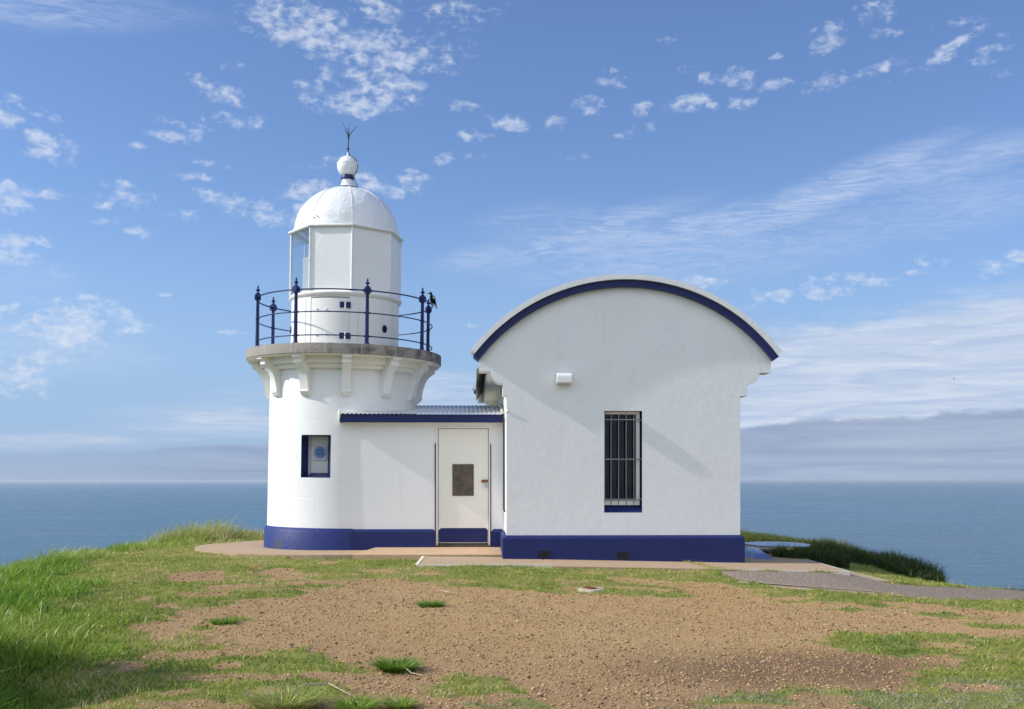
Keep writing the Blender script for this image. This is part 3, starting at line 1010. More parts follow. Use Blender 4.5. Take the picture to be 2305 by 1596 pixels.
# worn white lines along slab edges
mb = MB()
mb.box(xl - 0.0, at(1242, 0, 16).x, 15.955, 15.985, -0.06, 0.006)
mb.add([(xl - 0.02, 15.97, 0.006), (xl + 0.03, 15.97, 0.006), (slab_poly[8][0] + 0.03, Yb, 0.006), (slab_poly[8][0] - 0.02, Yb, 0.006),
        (xl - 0.02, 15.97, -0.1), (slab_poly[8][0] - 0.02, Yb, -0.1)], [(0, 1, 2, 3), (4, 0, 3, 5)])
o = mb.build('slab_edge', m_edge)
tag(o, 'worn white edge line of the left concrete slab', 'edging', kind='structure')
mb = MB()
e0 = (at(1610, 0, 16).x, 15.96); e1 = (slab_poly[1][0] + .03, 15.96); e2 = (slab_poly[2][0] + .03, 17.9); e3 = (slab_poly[3][0] + 0.03, 19.6); e4 = (slab_poly[4][0] + 0.03, 21.2)
for a, b in ((e0, e1), (e1, e2), (e2, e3), (e3, e4)):
    d = Vector((b[0] - a[0], b[1] - a[1])).normalized(); nrm = Vector((-d.y, d.x)) * 0.032
    za, zb = zslab(a[0]) + 0.005, zslab(b[0]) + 0.005
    mb.add([(a[0], a[1], za), (b[0], b[1], zb), (b[0] + nrm.x, b[1] + nrm.y, zb), (a[0] + nrm.x, a[1] + nrm.y, za), (a[0], a[1], za - .1), (b[0], b[1], zb - .1)], [(0, 1, 2, 3), (4, 5, 1, 0)])
o = mb.build('slab_edge', m_edge)
tag(o, 'worn white edge line round the right concrete slab', 'edging', kind='structure')


def asphalt_mat():
    m, t, b = mat('old_asphalt', (0.12, 0.1, 0.09), 0.9, 0.2)
    P = geop(t)
    vor = N(t, 'ShaderNodeTexVoronoi'); vor.inputs['Scale'].default_value = 62; t.links.new(P, vor.inputs['Vector'])
    sc = N(t, 'ShaderNodeSeparateColor'); t.links.new(vor.outputs['Color'], sc.inputs[0])
    cc = mixc(t, mrange(t, sc.outputs[0], 0, 1, 0, 1), (0.155, 0.115, 0.085), (0.32, 0.245, 0.18))
    cc = mixc(t, mrange(t, sc.outputs[1], 0.82, 1.0, 0, 1), cc, (0.62, 0.56, 0.48))
    cc = mixc(t, mrange(t, noise(t, P, 1.5, 4, 0.6), 0.4, 0.7, 0, .5), cc, (0.27, 0.205, 0.15))
    t.links.new(cc, b.inputs['Base Color'])
    bump(t, b, vor.outputs['Distance'], 0.8, 0.008)
    return m


def resample(pts, n):
    d = [0]
    for i in range(1, len(pts)):
        d.append(d[-1] + math.hypot(pts[i][0] - pts[i - 1][0], pts[i][1] - pts[i - 1][1]))
    t = np.linspace(0, d[-1], n)
    return np.interp(t, d, [p[0] for p in pts]), np.interp(t, d, [p[1] for p in pts])


ux_, uy_ = resample(path_poly[1:9], 90)
lx_, ly_ = resample(([path_poly[0]] + path_poly[:8:-1]), 90)
mb = MB(); vs = []; NA = 12
for i in range(90):
    for k in range(NA + 1):
        t = k / NA
        x = ux_[i] * (1 - t) + lx_[i] * t; y = uy_[i] * (1 - t) + ly_[i] * t
        e_ = 0.05 * (random.random() - 0.5) if k in (0, NA) else 0
        vs.append((x, y + e_, float(zg(x, y)) + 0.014 - (0.02 if k in (0, NA) else 0)))
mb.add(vs, [(i * (NA + 1) + k, i * (NA + 1) + k + 1, (i + 1) * (NA + 1) + k + 1, (i + 1) * (NA + 1) + k) for i in range(89) for k in range(NA)])
o = mb.build('asphalt_path', asphalt_mat())
tag(o, 'grey asphalt footpath leading away to the right', 'path', kind='structure')


def strip(pts, w, name, m, label, lift=0.017):
    P = P2(pts)
    mb = MB()
    P = dens(P + [P[-1]], 0.2)
    vs = []; fs = []
    for i, (x, y) in enumerate(P):
        a = P[max(i - 1, 0)]; b = P[min(i + 1, len(P) - 1)]
        d = Vector((b[0] - a[0], b[1] - a[1]))
        d = d.normalized() if d.length > 1e-6 else Vector((1, 0))
        n_ = Vector((-d.y, d.x)) * (w / 2)
        z = float(zg(x, y)) + lift
        vs += [(x + n_.x, y + n_.y, z), (x - n_.x, y - n_.y, z), (x - n_.x, y - n_.y, z - .08)]
        if i:
            k = 3 * i
            fs += [(k - 3, k - 2, k + 1, k), (k - 2, k - 1, k + 2, k + 1)]
    mb.add(vs, fs)
    o = mb.build(name, m)
    tag(o, label, 'edging', kind='structure')


strip([(1665, 1311), (1720, 1320), (1797, 1326.5), (1870, 1331.5), (1942, 1336.5), (2000, 1341), (2040, 1344)], 0.09, 'path_edging', m_curb, 'pale concrete edging on the near side of the footpath')
strip([(1905, 1289), (1950, 1301), (1990, 1311)], 0.17, 'path_edging', m_curb, 'sandy edging on the far side of the footpath', 0.022)

# ================================================================== LIGHTHOUSE TOWER
S_ = 1.0174
tz = lambda z: HEYE + (z - HEYE) * S_
tr_ = lambda r: r * S_
TX, TY = apron_c
tower = empty('lighthouse_tower', (TX, TY, 0), (0, R(0.88), 0))
tag(tower, 'short round white lighthouse tower with a stone gallery, blue railing and white dome', 'lighthouse')
PH = 6.8            # direction of the camera as seen from the tower, degrees from -Y
RW0, RW1 = 1.358, 1.345

# wall with an opening for the niche
nseg = 180
na0, na1 = PH - 32.4, PH - 9.2
angs = sorted(set([round(i * 2.0, 3) for i in range(-90, 90)]) - set())
angs = [a for a in angs if abs(a - na0) > 1.0 and abs(a - na1) > 1.0] + [na0, na1]
angs.sort()
nz0, nz1 = tz(1.258), tz(1.985)
zl = [-0.3, 0.38, 0.8, nz0, 1.6, nz1, 2.3, 2.8, tz(3.33)]


def rw(z):
    return RW0 + (RW1 - RW0) * (z / 3.3)


mb = MB()
vs = []
for a in angs:
    for z in zl:
        vs.append((rw(z) * math.sin(R(a)), -rw(z) * math.cos(R(a)), z))
fs = []
k = len(zl)
for i in range(len(angs)):
    j = (i + 1) % len(angs)
    for p in range(k - 1):
        if na0 - 0.01 <= angs[i] < na1 - 0.01 and nz0 - 0.01 <= zl[p] < nz1 - 0.01:
            continue
        fs.append((i * k + p, j * k + p, j * k + p + 1, i * k + p + 1))
mb.add(vs, fs)
mb.build('tower_wall', m_tower, tower, smooth=30)
# plinth band
mb = MB()
mb.lathe([(1.41, -0.3), (1.411, 0.325), (1.404, 0.336), (rw(.38) + 0.004, 0.384), (1.30, 0.384)], 120)


def plinth_mat():
    m, t, b = mat('blue_paint_grubby', (0.014, 0.027, 0.13), 0.5, 0.3)
    P = objc(t)
    big = noise(t, P, 2, 4, 0.6)
    cc = mixc(t, mrange(t, big, 0.35, 0.7, 0, .5), (0.016, 0.031, 0.15), (0.011, 0.021, 0.11))
    ex = N(t, 'ShaderNodeMapping', vector_type='TEXTURE')
    a = R(PH - 52)
    ex.inputs['Location'].default_value = (1.41 * math.sin(a), -1.41 * math.cos(a), 0.07)
    ex.inputs['Scale'].default_value = (0.17, 0.17, 0.13)
    t.links.new(P, ex.inputs[0])
    ln = N(t, 'ShaderNodeVectorMath', operation='LENGTH'); t.links.new(ex.outputs[0], ln.inputs[0])
    d = mrange(t, mth(t, 'ADD', ln.outputs['Value'], mth(t, 'MULTIPLY', mth(t, 'SUBTRACT', noise(t, P, 12, 4, 0.6), 0.5), 0.8)), 0.2, 1.3, 0.75, 0.0, 'SMOOTHSTEP')
    cc = mixc(t, d, cc, (0.05, 0.05, 0.055))
    t.links.new(cc, b.inputs['Base Color'])
    n0 = bump(t, b, noise(t, P, 9, 5, 0.65), 0.45, 0.014)
    n1_ = bump(t, b, noise(t, P, 50, 3, 0.6), 0.4, 0.003, n0)
    pits = mrange(t, noise(t, P, 13, 2, 0.5), 0.68, 0.74, 1.0, 0.0)
    bump(t, b, pits, 0.5, 0.008, n1_)
    return m


mb.build('base_band', plinth_mat(), tower, smooth=35)

# niche: splayed blue reveals, white inner box
def loc_t(p):
    return Vector((p.x - TX, p.y - TY, p.z))


o00 = Vector((rw(nz0) * math.sin(R(na0)), -rw(nz0) * math.cos(R(na0)), nz0))
o10 = Vector((rw(nz0) * math.sin(R(na1)), -rw(nz0) * math.cos(R(na1)), nz0))
o11 = Vector((rw(nz1) * math.sin(R(na1)), -rw(nz1) * math.cos(R(na1)), nz1))
o01 = Vector((rw(nz1) * math.sin(R(na0)), -rw(nz1) * math.cos(R(na0)), nz1))
yb = -0.93; ym = -1.0
nl = o00.x + 0.095; nr = o10.x - 0.105
zb0 = nz0 + 0.085; zt0 = nz1 - 0.012
i00 = Vector((nl, ym - 0.02, nz0 + 0.03)); i10 = Vector((nr, yb, zb0)); i11 = Vector((nr, yb, zt0)); i01 = Vector((nl, ym - 0.02, zt0 + 0.004))
b00 = Vector((nl + 0.045, yb, zb0)); b01 = Vector((nl + 0.045, yb, zt0))
# keep the arc of the opening: intermediate points on the wall curve
arcb = [Vector((rw(nz0) * math.sin(R(a)), -rw(nz0) * math.cos(R(a)), nz0)) for a in angs if na0 - .01 <= a <= na1 + .01]
arct = [Vector((rw(nz1) * math.sin(R(a)), -rw(nz1) * math.cos(R(a)), nz1)) for a in angs if na0 - .01 <= a <= na1 + .01]
mb = MB()
mb.add([o00, i00, i01, o01], [(0, 1, 2, 3)])
mb.add([i10, o10, o11, i11], [(0, 1, 2, 3)])
n_ = len(arcb)
mb.add(arcb + [i00, b00, i10], [(i + 1, i, n_) for i in range(n_ // 2)] + [(i + 1, i, n_ + 2) for i in range(n_ // 2, n_ - 1)] + [(n_ // 2, n_, n_ + 1), (n_ // 2, n_ + 1, n_ + 2)])
mb.add(arct + [i01, b01, i11], [(i, i + 1, n_) for i in range(n_ // 2)] + [(i, i + 1, n_ + 2) for i in range(n_ // 2, n_ - 1)] + [(n_, n_ // 2, n_ + 1), (n_ + 1, n_ // 2, n_ + 2)])
niche = mb.build('window_niche', m_blues, tower)
mb = MB()
mb.add([i00, b00, b01, i01], [(0, 1, 2, 3)])
mb.add([b00, i10, i11, b01], [(0, 1, 2, 3)])
mb.build('niche_back', m_whites, niche)
# plaque
pc = Vector(((nl + 0.045 + nr) / 2 + 0.008, yb - 0.012, nz0 + (nz1 - nz0) * 0.60))
plq = MB()
plq.box(pc.x - 0.122, pc.x + 0.112, pc.y - 0.018, pc.y + 0.008, pc.z - 0.132, pc.z + 0.128)
plaque = plq.build('plaque', m_discw, tower, bevel=0.004)
mb = MB()
mb.add([(pc.x, pc.y - 0.024, pc.z)] + [(pc.x + 0.105 * math.sin(2 * math.pi * i / 40), pc.y - 0.024, pc.z + 0.105 * math.cos(2 * math.pi * i / 40)) for i in range(40)]
       + [(pc.x + 0.107 * math.sin(2 * math.pi * i / 40), pc.y - 0.017, pc.z + 0.107 * math.cos(2 * math.pi * i / 40)) for i in range(40)],
       [(0, 1 + i, 1 + (i + 1) % 40) for i in range(40)] + [(1 + i, 41 + i, 41 + (i + 1) % 40, 1 + (i + 1) % 40) for i in range(40)])
mb.build('plaque_disc', m_discb, plaque)


def text_obj(body, size, loc, mt, name, parent, rot=(R(90), 0, 0), ext=0.002):
    cu = bpy.data.curves.new(name, 'FONT')
    cu.body = body; cu.size = size; cu.extrude = ext; cu.align_x = 'CENTER'; cu.align_y = 'CENTER'
    tmp = bpy.data.objects.new('tmp', cu)
    scene.collection.objects.link(tmp)
    bpy.context.view_layer.update()
    me = bpy.data.meshes.new_from_object(tmp.evaluated_get(bpy.context.evaluated_depsgraph_get()))
    bpy.data.objects.remove(tmp)
    me.materials.clear(); me.materials.append(mt)
    o = bpy.data.objects.new(name, me)
    scene.collection.objects.link(o)
    o.location = loc; o.rotation_euler = rot; o.parent = parent
    return o


text_obj('V', 0.074, (pc.x - 0.038, pc.y - 0.027, pc.z + 0.020), m_letter, 'letter', plaque)
text_obj('R', 0.074, (pc.x + 0.038, pc.y - 0.027, pc.z + 0.020), m_letter, 'letter', plaque)
text_obj('1879', 0.062, (pc.x, pc.y - 0.027, pc.z - 0.036), m_letter, 'date_lettering', plaque)
mb = MB()   # small crown between the letters
cw = 0.013
mb.prism([(pc.x - cw, pc.z + 0.036), (pc.x + cw, pc.z + 0.036), (pc.x + cw * 1.2, pc.z + 0.050), (pc.x + cw * .5, pc.z + 0.045), (pc.x, pc.z + 0.056), (pc.x - cw * .5, pc.z + 0.045), (pc.x - cw * 1.2, pc.z + 0.050)], pc.y - 0.029, pc.y - 0.0245)
mb.build('crown_emblem', m_letter, plaque)

# gallery slab
gt, gb = 3.545, 3.362
RG = 1.778
mb = MB()
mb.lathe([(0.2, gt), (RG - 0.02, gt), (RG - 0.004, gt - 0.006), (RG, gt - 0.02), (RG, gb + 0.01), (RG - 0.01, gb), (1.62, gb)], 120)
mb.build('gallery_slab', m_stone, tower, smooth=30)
mb = MB()
mb.lathe([(RG - 0.012, gb - 0.0005), (RG - 0.02, gb - 0.010), (1.2, gb - 0.012)], 120)
mb.build('gallery_soffit', m_cream, tower, smooth=30)
mb = MB()
c1, c2_, c3 = 3.362, 3.235, 3.155
mb.lathe([(1.53, c1), (1.53, c2_ + .01), (1.52, c2_), (1.455, c2_), (1.452, c3 + .02), (1.43, c3), (1.30, c3)], 120)
mb.build('gallery_moulding', m_cream, tower, smooth=30)
# corbels
cprof = [(1.30, 3.352), (1.735, 3.352), (1.735, 3.285), (1.712, 3.27), (1.665, 3.265), (1.665, 3.195), (1.64, 3.185), (1.60, 3.15), (1.545, 3.10), (1.50, 3.03), (1.468, 2.95), (1.445, 2.86), (1.430, 2.775), (1.426, 2.755),
         (1.442, 2.745), (1.446, 2.73), (1.440, 2.715), (1.422, 2.705), (1.418, 2.69), (1.405, 2.672), (1.37, 2.650), (1.30, 2.645)]
cw = 0.079
vs = []; fs = []
for s in (-1, 1):
    for (r, z) in cprof:
        vs.append((s * cw, -r, tz(z) - (0.0 if z < 3.3 else 0.0)))
k = len(cprof)
tris = tessellate_polygon([[Vector((r, z, 0)) for r, z in cprof]])
for t in tris:
    a, b, c_ = (cprof[i] for i in t)
    s = (b[0] - a[0]) * (c_[1] - a[1]) - (b[1] - a[1]) * (c_[0] - a[0])
    t = tuple(t) if s > 0 else tuple(reversed(t))
    fs.append(t if False else tuple(i for i in t)); fs.append(tuple(i + k for i in reversed(t)))
for i in range(k):
    j = (i + 1) % k
    fs.append((i, j, j + k, i + k))
mbc = MB(); mbc.add(vs, fs)
corbel0 = mbc.build('corbel', m_whites, tower, smooth=28)
import bmesh
bm = bmesh.new(); bm.from_mesh(corbel0.data); bmesh.ops.recalc_face_normals(bm, faces=bm.faces); bm.to_mesh(corbel0.data); bm.free()
corbel0.data.set_sharp_from_angle(angle=R(28))
for i in range(12):
    cb = corbel0 if i == 0 else corbel0.copy()
    if i:
        scene.collection.objects.link(cb); cb.parent = tower
    cb.rotation_euler = (0, 0, R(PH + 1.2 + 30 * i))
    cb['group'] = 'curved corbels under the gallery'

# lantern base wall
LR = 0.982
lz0, lz1 = gt, 4.565
mb = MB()
mb.lathe([(LR, lz0 - 0.01), (LR, lz1 - 0.10), (LR + 0.02, lz1 - 0.085), (LR + 0.045, lz1 - 0.06), (LR + 0.050, lz1 - 0.035), (LR + 0.035, lz1 - 0.015), (LR - 0.02, lz1 + 0.012), (0.7, lz1 + 0.02)], 96)
mb.build('lantern_base', m_rusty_white, tower, smooth=35)
# curved door on the lantern base, set proud
d0, d1 = PH - 38, PH + 2.5
mb = MB()
mb.lathe([(LR + 0.001, lz0), (LR + 0.012, lz0 + 0.004), (LR + 0.012, lz1 - 0.135), (LR + 0.001, lz1 - 0.13)], 24, d0 + 0.9, d1, closed_prof=False)
ldoor = mb.build('lantern_door', m_rusty_white, tower, smooth=35)
mb = MB()
mb.lathe([(LR + 0.004, lz0), (LR + 0.004, lz1 - 0.12)], 2, d0 - 0.1, d0 + 0.75)
mb.lathe([(LR + 0.0045, lz1 - 0.132), (LR + 0.0045, lz1 - 0.117)], 24, d0, d1 + 1)
mb.build('door_gap', m_dark, ldoor)
for z in (lz0 + 0.165, lz1 - 0.31):
    mb = MB()
    for a in (-5.2, 1.2):
        mb.lathe([(LR + 0.012, z), (LR + 0.022, z), (LR + 0.022, z + 0.105), (LR + 0.012, z + 0.105)], 4, d1 - 3.2 + a, d1 - 3.2 + a + 4.6, closed_prof=True)
    h = mb.build('hinge', m_blues, ldoor)
    mb = MB()
    a = R(d1 - 2.8)
    mb.tube([((LR + 0.018) * math.sin(a), -(LR + 0.018) * math.cos(a), z - 0.02), ((LR + 0.018) * math.sin(a), -(LR + 0.018) * math.cos(a), z + 0.115)], 0.011, 8)
    mb.build('hinge_pin', m_rusty_white, h, smooth=40)
for a_, z in ((-30, lz0 + 0.23), (-30, lz1 - 0.33), (-20, lz0 + 0.25), (-20, lz1 - 0.34)):
    a = R(PH + a_)
    mb = MB()
    mb.ball(((LR + 0.018) * math.sin(a), -(LR + 0.018) * math.cos(a), z), 0.018, 10, 6)
    o = mb.build('door_knob', m_whites, ldoor, smooth=60)
# vertical strap joints on the base
for a_ in (-46, 12.5, 40.5, 58):
    mb = MB()
    mb.lathe([(LR + 0.001, lz0), (LR + 0.006, lz0), (LR + 0.006, lz1 - 0.12), (LR + 0.001, lz1 - 0.12)], 2, PH + a_, PH + a_ + 0.8, closed_prof=True)
    mb.build('plate_joint', m_whites, tower)
for a_ in (45, -83):
    a = R(PH + a_)
    cpos = Vector((math.sin(a), -math.cos(a), 0)) * (LR + 0.004); cpos.z = lz0 + 0.40
    tdir = Vector((math.cos(a), math.sin(a), 0))
    ring = [cpos + tdir * 0.048 * math.cos(2 * math.pi * i / 20) + Vector((0, 0, 0.058 * math.sin(2 * math.pi * i / 20))) for i in range(20)]
    mb = MB(); mb.tube(ring, 0.014, 6, closed=True)
    vt = mb.build('vent_port', m_blues, tower, smooth=60)
    mb = MB(); mb.add([cpos] + ring, [(0, 1 + i, 1 + (i + 1) % 20) for i in range(20)])
    mb.build('port_hole', m_dark, vt)

# lantern: eight sided
LPH = PH + 5.5
lr = 1.0
pz0, pz1 = lz1 + 0.012, tz(5.625)


def lv(i, r=lr):
    a = R(LPH + 45 * i)
    return Vector((r * math.sin(a), -r * math.cos(a), 0))


for i in range(8):
    a, b = lv(i), lv(i + 1)
    # side i runs from vertex i to i+1 ; sides -1, 0, 1 are blind panels, the others glazed
    blind = i in (7, 0, 1)
    d = (b - a).normalized(); nrm = Vector((d.y, -d.x, 0))
    if nrm.dot(a) < 0: nrm = -nrm
    a2 = a + d * 0.012; b2 = b - d * 0.012
    inn = nrm * -0.012
    mb = MB()
    vs = []
    for p in (a2, b2, b2 + inn, a2 + inn):
        vs += [(p.x, p.y, pz0), (p.x, p.y, pz1)]
    mb.add(vs, [(0, 2, 3, 1), (2, 4, 5, 3), (4, 6, 7, 5), (6, 0, 1, 7)])
    if blind:
        mb.build('lantern_panel', m_whites, tower)
    else:
        mb.build('lantern_glass', m_glass, tower)
for i in range(8):
    a = lv(i, lr + 0.004)
    mb = MB()
    mb.tube([(a.x, a.y, pz0 - 0.01), (a.x, a.y, pz1)], 0.019, 8)
    for zz in (0.02, 0.27, 0.52, 0.77, 0.98):
        q_ = lv(i, lr + 0.022)
        mb.ball((q_.x, q_.y, pz0 + zz), 0.012, 6, 4)
    mb.build('mullion', m_whites, tower, smooth=50)
# inner lantern: white back board and lens
mb = MB()
mb.lathe([(0.02, pz0 - 0.02), (0.12, pz0), (0.12, pz0 + 0.25), (0.24, pz0 + 0.32), (0.28, pz0 + 0.5), (0.24, pz0 + 0.68), (0.12, pz0 + 0.76), (0.02, pz0 + 0.78)], 24)
mb.build('lens', m_glass, tower, smooth=40)
mb = MB()
mb.lathe([(0.0, pz0 - 0.01), (0.97, pz0 - 0.012)], 48)
mb.build('lantern_floor', m_whites, tower)
mb = MB()
a = lv(7, 0.93); b = lv(6, 0.93)
p_ = a * 0.45 + b * 0.55; q2_ = a * 0.97 + b * 0.03
mb.add([(q2_.x, q2_.y, pz0), (p_.x, p_.y, pz0), (p_.x, p_.y, pz0 + 0.64), (q2_.x, q2_.y, pz0 + 0.62)], [(0, 1, 2, 3)])
mb.build('inner_screen', simple_noise_mat('pale_grey_screen', (0.42, 0.45, 0.44), (0.5, 0.52, 0.5), 8, 0.6, 0.1), tower)
# eave
def octring(mb, prof):
    k = len(prof)
    vs = []
    for i in range(8):
        a = R(LPH + 45 * i)
        for (r, z) in prof:
            vs.append((r * math.sin(a), -r * math.cos(a), z))
    fs = [(i * k + p, ((i + 1) % 8) * k + p, ((i + 1) % 8) * k + p + 1, i * k + p + 1) for i in range(8) for p in range(k - 1)]
    mb.add(vs, fs)


mb = MB()
octring(mb, [(0.96, pz1 - 0.004), (1.05, pz1 - 0.004), (1.062, pz1 + 0.012), (1.058, pz1 + 0.032), (0.99, pz1 + 0.048), (0.85, pz1 + 0.07)])
mb.build('eave', m_whites, tower)
# dome
DR = tr_(0.935); dz0 = pz1 + 0.03; DV = 0.905
dprof = [(DR + 0.02, dz0 - 0.01), (DR + 0.012, dz0 + 0.03)]
for i in range(1, 22):
    a = R(i * 79.0 / 21)
    dprof.append((DR * math.cos(a) ** 0.97, dz0 + 0.02 + DR * math.sin(a) * DV))
mb = MB(); mb.lathe(dprof, 96)
dome = mb.build('dome', m_dome, tower, smooth=40)
mb = MB()
for i in range(8):
    a = R(LPH + 45 * i)
    path = []
    for (r, z) in dprof[1:]:
        path.append(((r + 0.003) * math.sin(a), -(r + 0.003) * math.cos(a), z))
    mb.tube(path, 0.007, 5)
    for s in (-1, 1):
        for k in range(1, 25):
            e = R(k * 76.0 / 25)
            rr = DR * math.cos(e) ** 0.97; zz = dz0 + 0.02 + DR * math.sin(e) * DV
            da = s * 0.028 / max(rr, 0.12)
            mb.ball((rr * math.sin(a + da), -rr * math.cos(a + da), zz), 0.0065, 5, 3)
for k in range(120):
    a = R(k * 3)
    mb.ball(((DR + 0.012) * math.sin(a), -(DR + 0.012) * math.cos(a), dz0 + 0.055), 0.007, 5, 3)
mb.build('riveted_seams', m_dome, dome, smooth=50)
for a_, e_ in ((-38, 7.5), (-34, 8.5)):
    mb = MB()
    a = R(PH + a_); e = R(e_)
    p0 = Vector((math.sin(a) * math.cos(e), -math.cos(a) * math.cos(e), math.sin(e))) * DR + Vector((0, 0, dz0 + 0.02))
    mb.tube([p0, p0 + Vector((math.sin(a), -math.cos(a), 0.3)) * 0.03], 0.014, 8)
    mb.build('pipe_stub', m_discw, dome, smooth=40)
# cowl, ball, lightning rod
zn = lambda z: tz(z)
mb = MB()
mb.lathe([(0.20, zn(6.50)), (0.195, zn(6.522)), (0.155, zn(6.540)), (0.128, zn(6.568)), (0.112, zn(6.605)), (0.103, zn(6.65)), (0.103, zn(6.76))], 40)
cowl = mb.build('cowl', m_whites, tower, smooth=50)
mb = MB()
mb.lathe([(0.18, zn(6.528)), (0.205, zn(6.526)), (0.210, zn(6.508)), (0.222, zn(6.492)), (0.222, zn(6.455))], 40)
mb.build('cowl_ring', m_blues, cowl, smooth=40)
mb = MB()
mb.lathe([(0.10, zn(6.672)), (0.118, zn(6.674)), (0.122, zn(6.70)), (0.118, zn(6.715)), (0.108, zn(6.74)), (0.106, zn(6.765)), (0.09, zn(6.77))], 40)
mb.build('cowl_collar', m_blues, cowl, smooth=40)
mb = MB()
bz = zn(6.915)
mb.lathe([(0.07, bz - 0.182)] + [(0.195 * math.cos(R(e)), bz + 0.195 * math.sin(R(e))) for e in range(-65, 12, 7)] + [(0.2, bz + 0.045), (0.2, bz + 0.055)] + [(0.193 * math.cos(R(e)), bz + 0.195 * math.sin(R(e))) for e in range(19, 85, 8)] + [(0.022, bz + 0.20), (0.014, bz + 0.26), (0.004, bz + 0.27)], 40)
mb.build('ventilator_ball', m_dome, tower, smooth=40)
mb = MB()
rt = zn(7.47)
mb.tube([(0.0, 0, bz + 0.19), (0.004, 0, bz + 0.35), (0.006, 0, rt)], [0.011, 0.010, 0.010], 7)
mb.tube([(0.006, 0, rt - 0.05), (0.007, 0, rt + 0.01)], 0.020, 8)
mb.tube([(0.0, 0, rt), (-0.03, 0, rt + 0.06), (-0.105, 0, rt + 0.245)], [0.009, 0.009, 0.003], 6)
mb.tube([(0.01, 0, rt), (0.045, 0, rt + 0.055), (0.16, 0, rt + 0.19)], [0.009, 0.009, 0.003], 6)
mb.tube([(0.01, 0.0, rt), (0.010, 0.01, rt + 0.255)], [0.009, 0.003], 6)
mb.tube([(0.0, -0.01, rt), (-0.012, -0.05, rt + 0.14)], [0.008, 0.004], 6)
mb.ball((0.0, 0, bz + 0.33), 0.022, 8, 6, (1.3, 1, 1))
mb.build('lightning_rod', m_copper, tower, smooth=40)
mb = MB()
mb.tube([(0.012, -0.01, bz + 0.28), (0.03, -0.02, bz + 0.20), (0.06, -0.03, bz + 0.19), (0.15, -0.06, bz + 0.13), (0.195, -0.06, bz + 0.0), (0.17, -0.06, bz - 0.12), (0.125, -0.05, bz - 0.18), (0.16, -0.05, zn(6.60)), (0.225, -0.06, zn(6.47))], 0.0075, 6)
mb.build('earth_strap', m_copper, tower, smooth=40)

# railing: eight posts, three rails
RP = 1.60
ptop = gt
mb = MB()
prof = [(0.0, 0.0), (0.058, 0.0), (0.058, 0.018), (0.045, 0.026), (0.036, 0.05), (0.034, 0.10), (0.031, 0.5), (0.028, 0.86), (0.034, 0.875), (0.034, 0.885)]
mb.lathe([(r, z + ptop) for r, z in prof], 14)
for zz in (0.15, 0.55):
    mb.lathe([(0.030, ptop + zz - 0.02), (0.036, ptop + zz - 0.012), (0.036, ptop + zz + 0.012), (0.030, ptop + zz + 0.02)], 14)
    mb.tube([(-0.056, 0, ptop + zz), (0.056, 0, ptop + zz)], 0.017, 8)
mb.box(-0.048, 0.048, -0.048, 0.048, ptop + 0.885, ptop + 0.985)
mb.box(-0.036, 0.036, -0.056, -0.046, ptop + 0.90, ptop + 0.97)
mb.tube([(-0.078, 0, ptop + 0.935), (0.078, 0, ptop + 0.935)], 0.022, 8)
mb.lathe([(0.048, ptop + 0.985), (0.034, ptop + 1.005), (0.020, ptop + 1.02), (0.014, ptop + 1.03)], 12)
post0 = mb.build('railing_post', m_blues, tower, smooth=35)
mb = MB()
mb.lathe([(0.014, ptop + 1.028), (0.016, ptop + 1.04), (0.038, ptop + 1.048), (0.040, ptop + 1.056), (0.030, ptop + 1.075), (0.013, ptop + 1.086), (0.012, ptop + 1.093), (0.017, ptop + 1.105), (0.014, ptop + 1.13), (0.002, ptop + 1.15)], 12)
fin0 = mb.build('finial', m_blues, post0, smooth=35)
for i in range(8):
    a = R(PH + 13.2 + 45 * i)
    if i == 0:
        p_ = post0
    else:
        p_ = post0.copy(); scene.collection.objects.link(p_); p_.parent = tower
        f_ = fin0.copy(); scene.collection.objects.link(f_); f_.parent = p_
    p_.location = (RP * math.sin(a), -RP * math.cos(a), 0)
    p_.rotation_euler = (0, 0, a)
    p_['group'] = 'blue railing posts round the gallery'
for zz, rr in ((0.935, 0.0125), (0.55, 0.0105), (0.15, 0.0105)):
    mb = MB()
    mb.tube([(RP * math.sin(2 * math.pi * i / 96), -RP * math.cos(2 * math.pi * i / 96), ptop + zz) for i in range(96)], rr, 7, closed=True)
    mb.build('rail', m_blues, tower, smooth=60)

# ================================================================== ENTRANCE LINK
YD = 19.30
xL = at(825, 0, YD).x
xR = 0.494
link = empty('entrance_building', (-0.9, YD, 0.0))
tag(link, 'low white entrance passage with a corrugated lean-to roof between the tower and the vaulted room', 'building')
OL = (-0.9, YD, 0.0)
dlx0, dlx1 = at(980.8, 0, YD).x, at(1103, 0, YD).x
dtz = at(1042, 961, YD).z
zfb = at(950, 950.8, 19.1).z
zft = at(950, 932.5, 19.1).z
wall_top = zfb + 0.10
xw0 = TX + 0.30
mb = MB()
mb.prism([(xw0, -0.2), (dlx0, -0.2), (dlx0, dtz), (dlx1, dtz), (dlx1, -0.2), (xR + 0.02, -0.2), (xR + 0.02, wall_top), (xw0, wall_top)], YD, YD + 0.3)


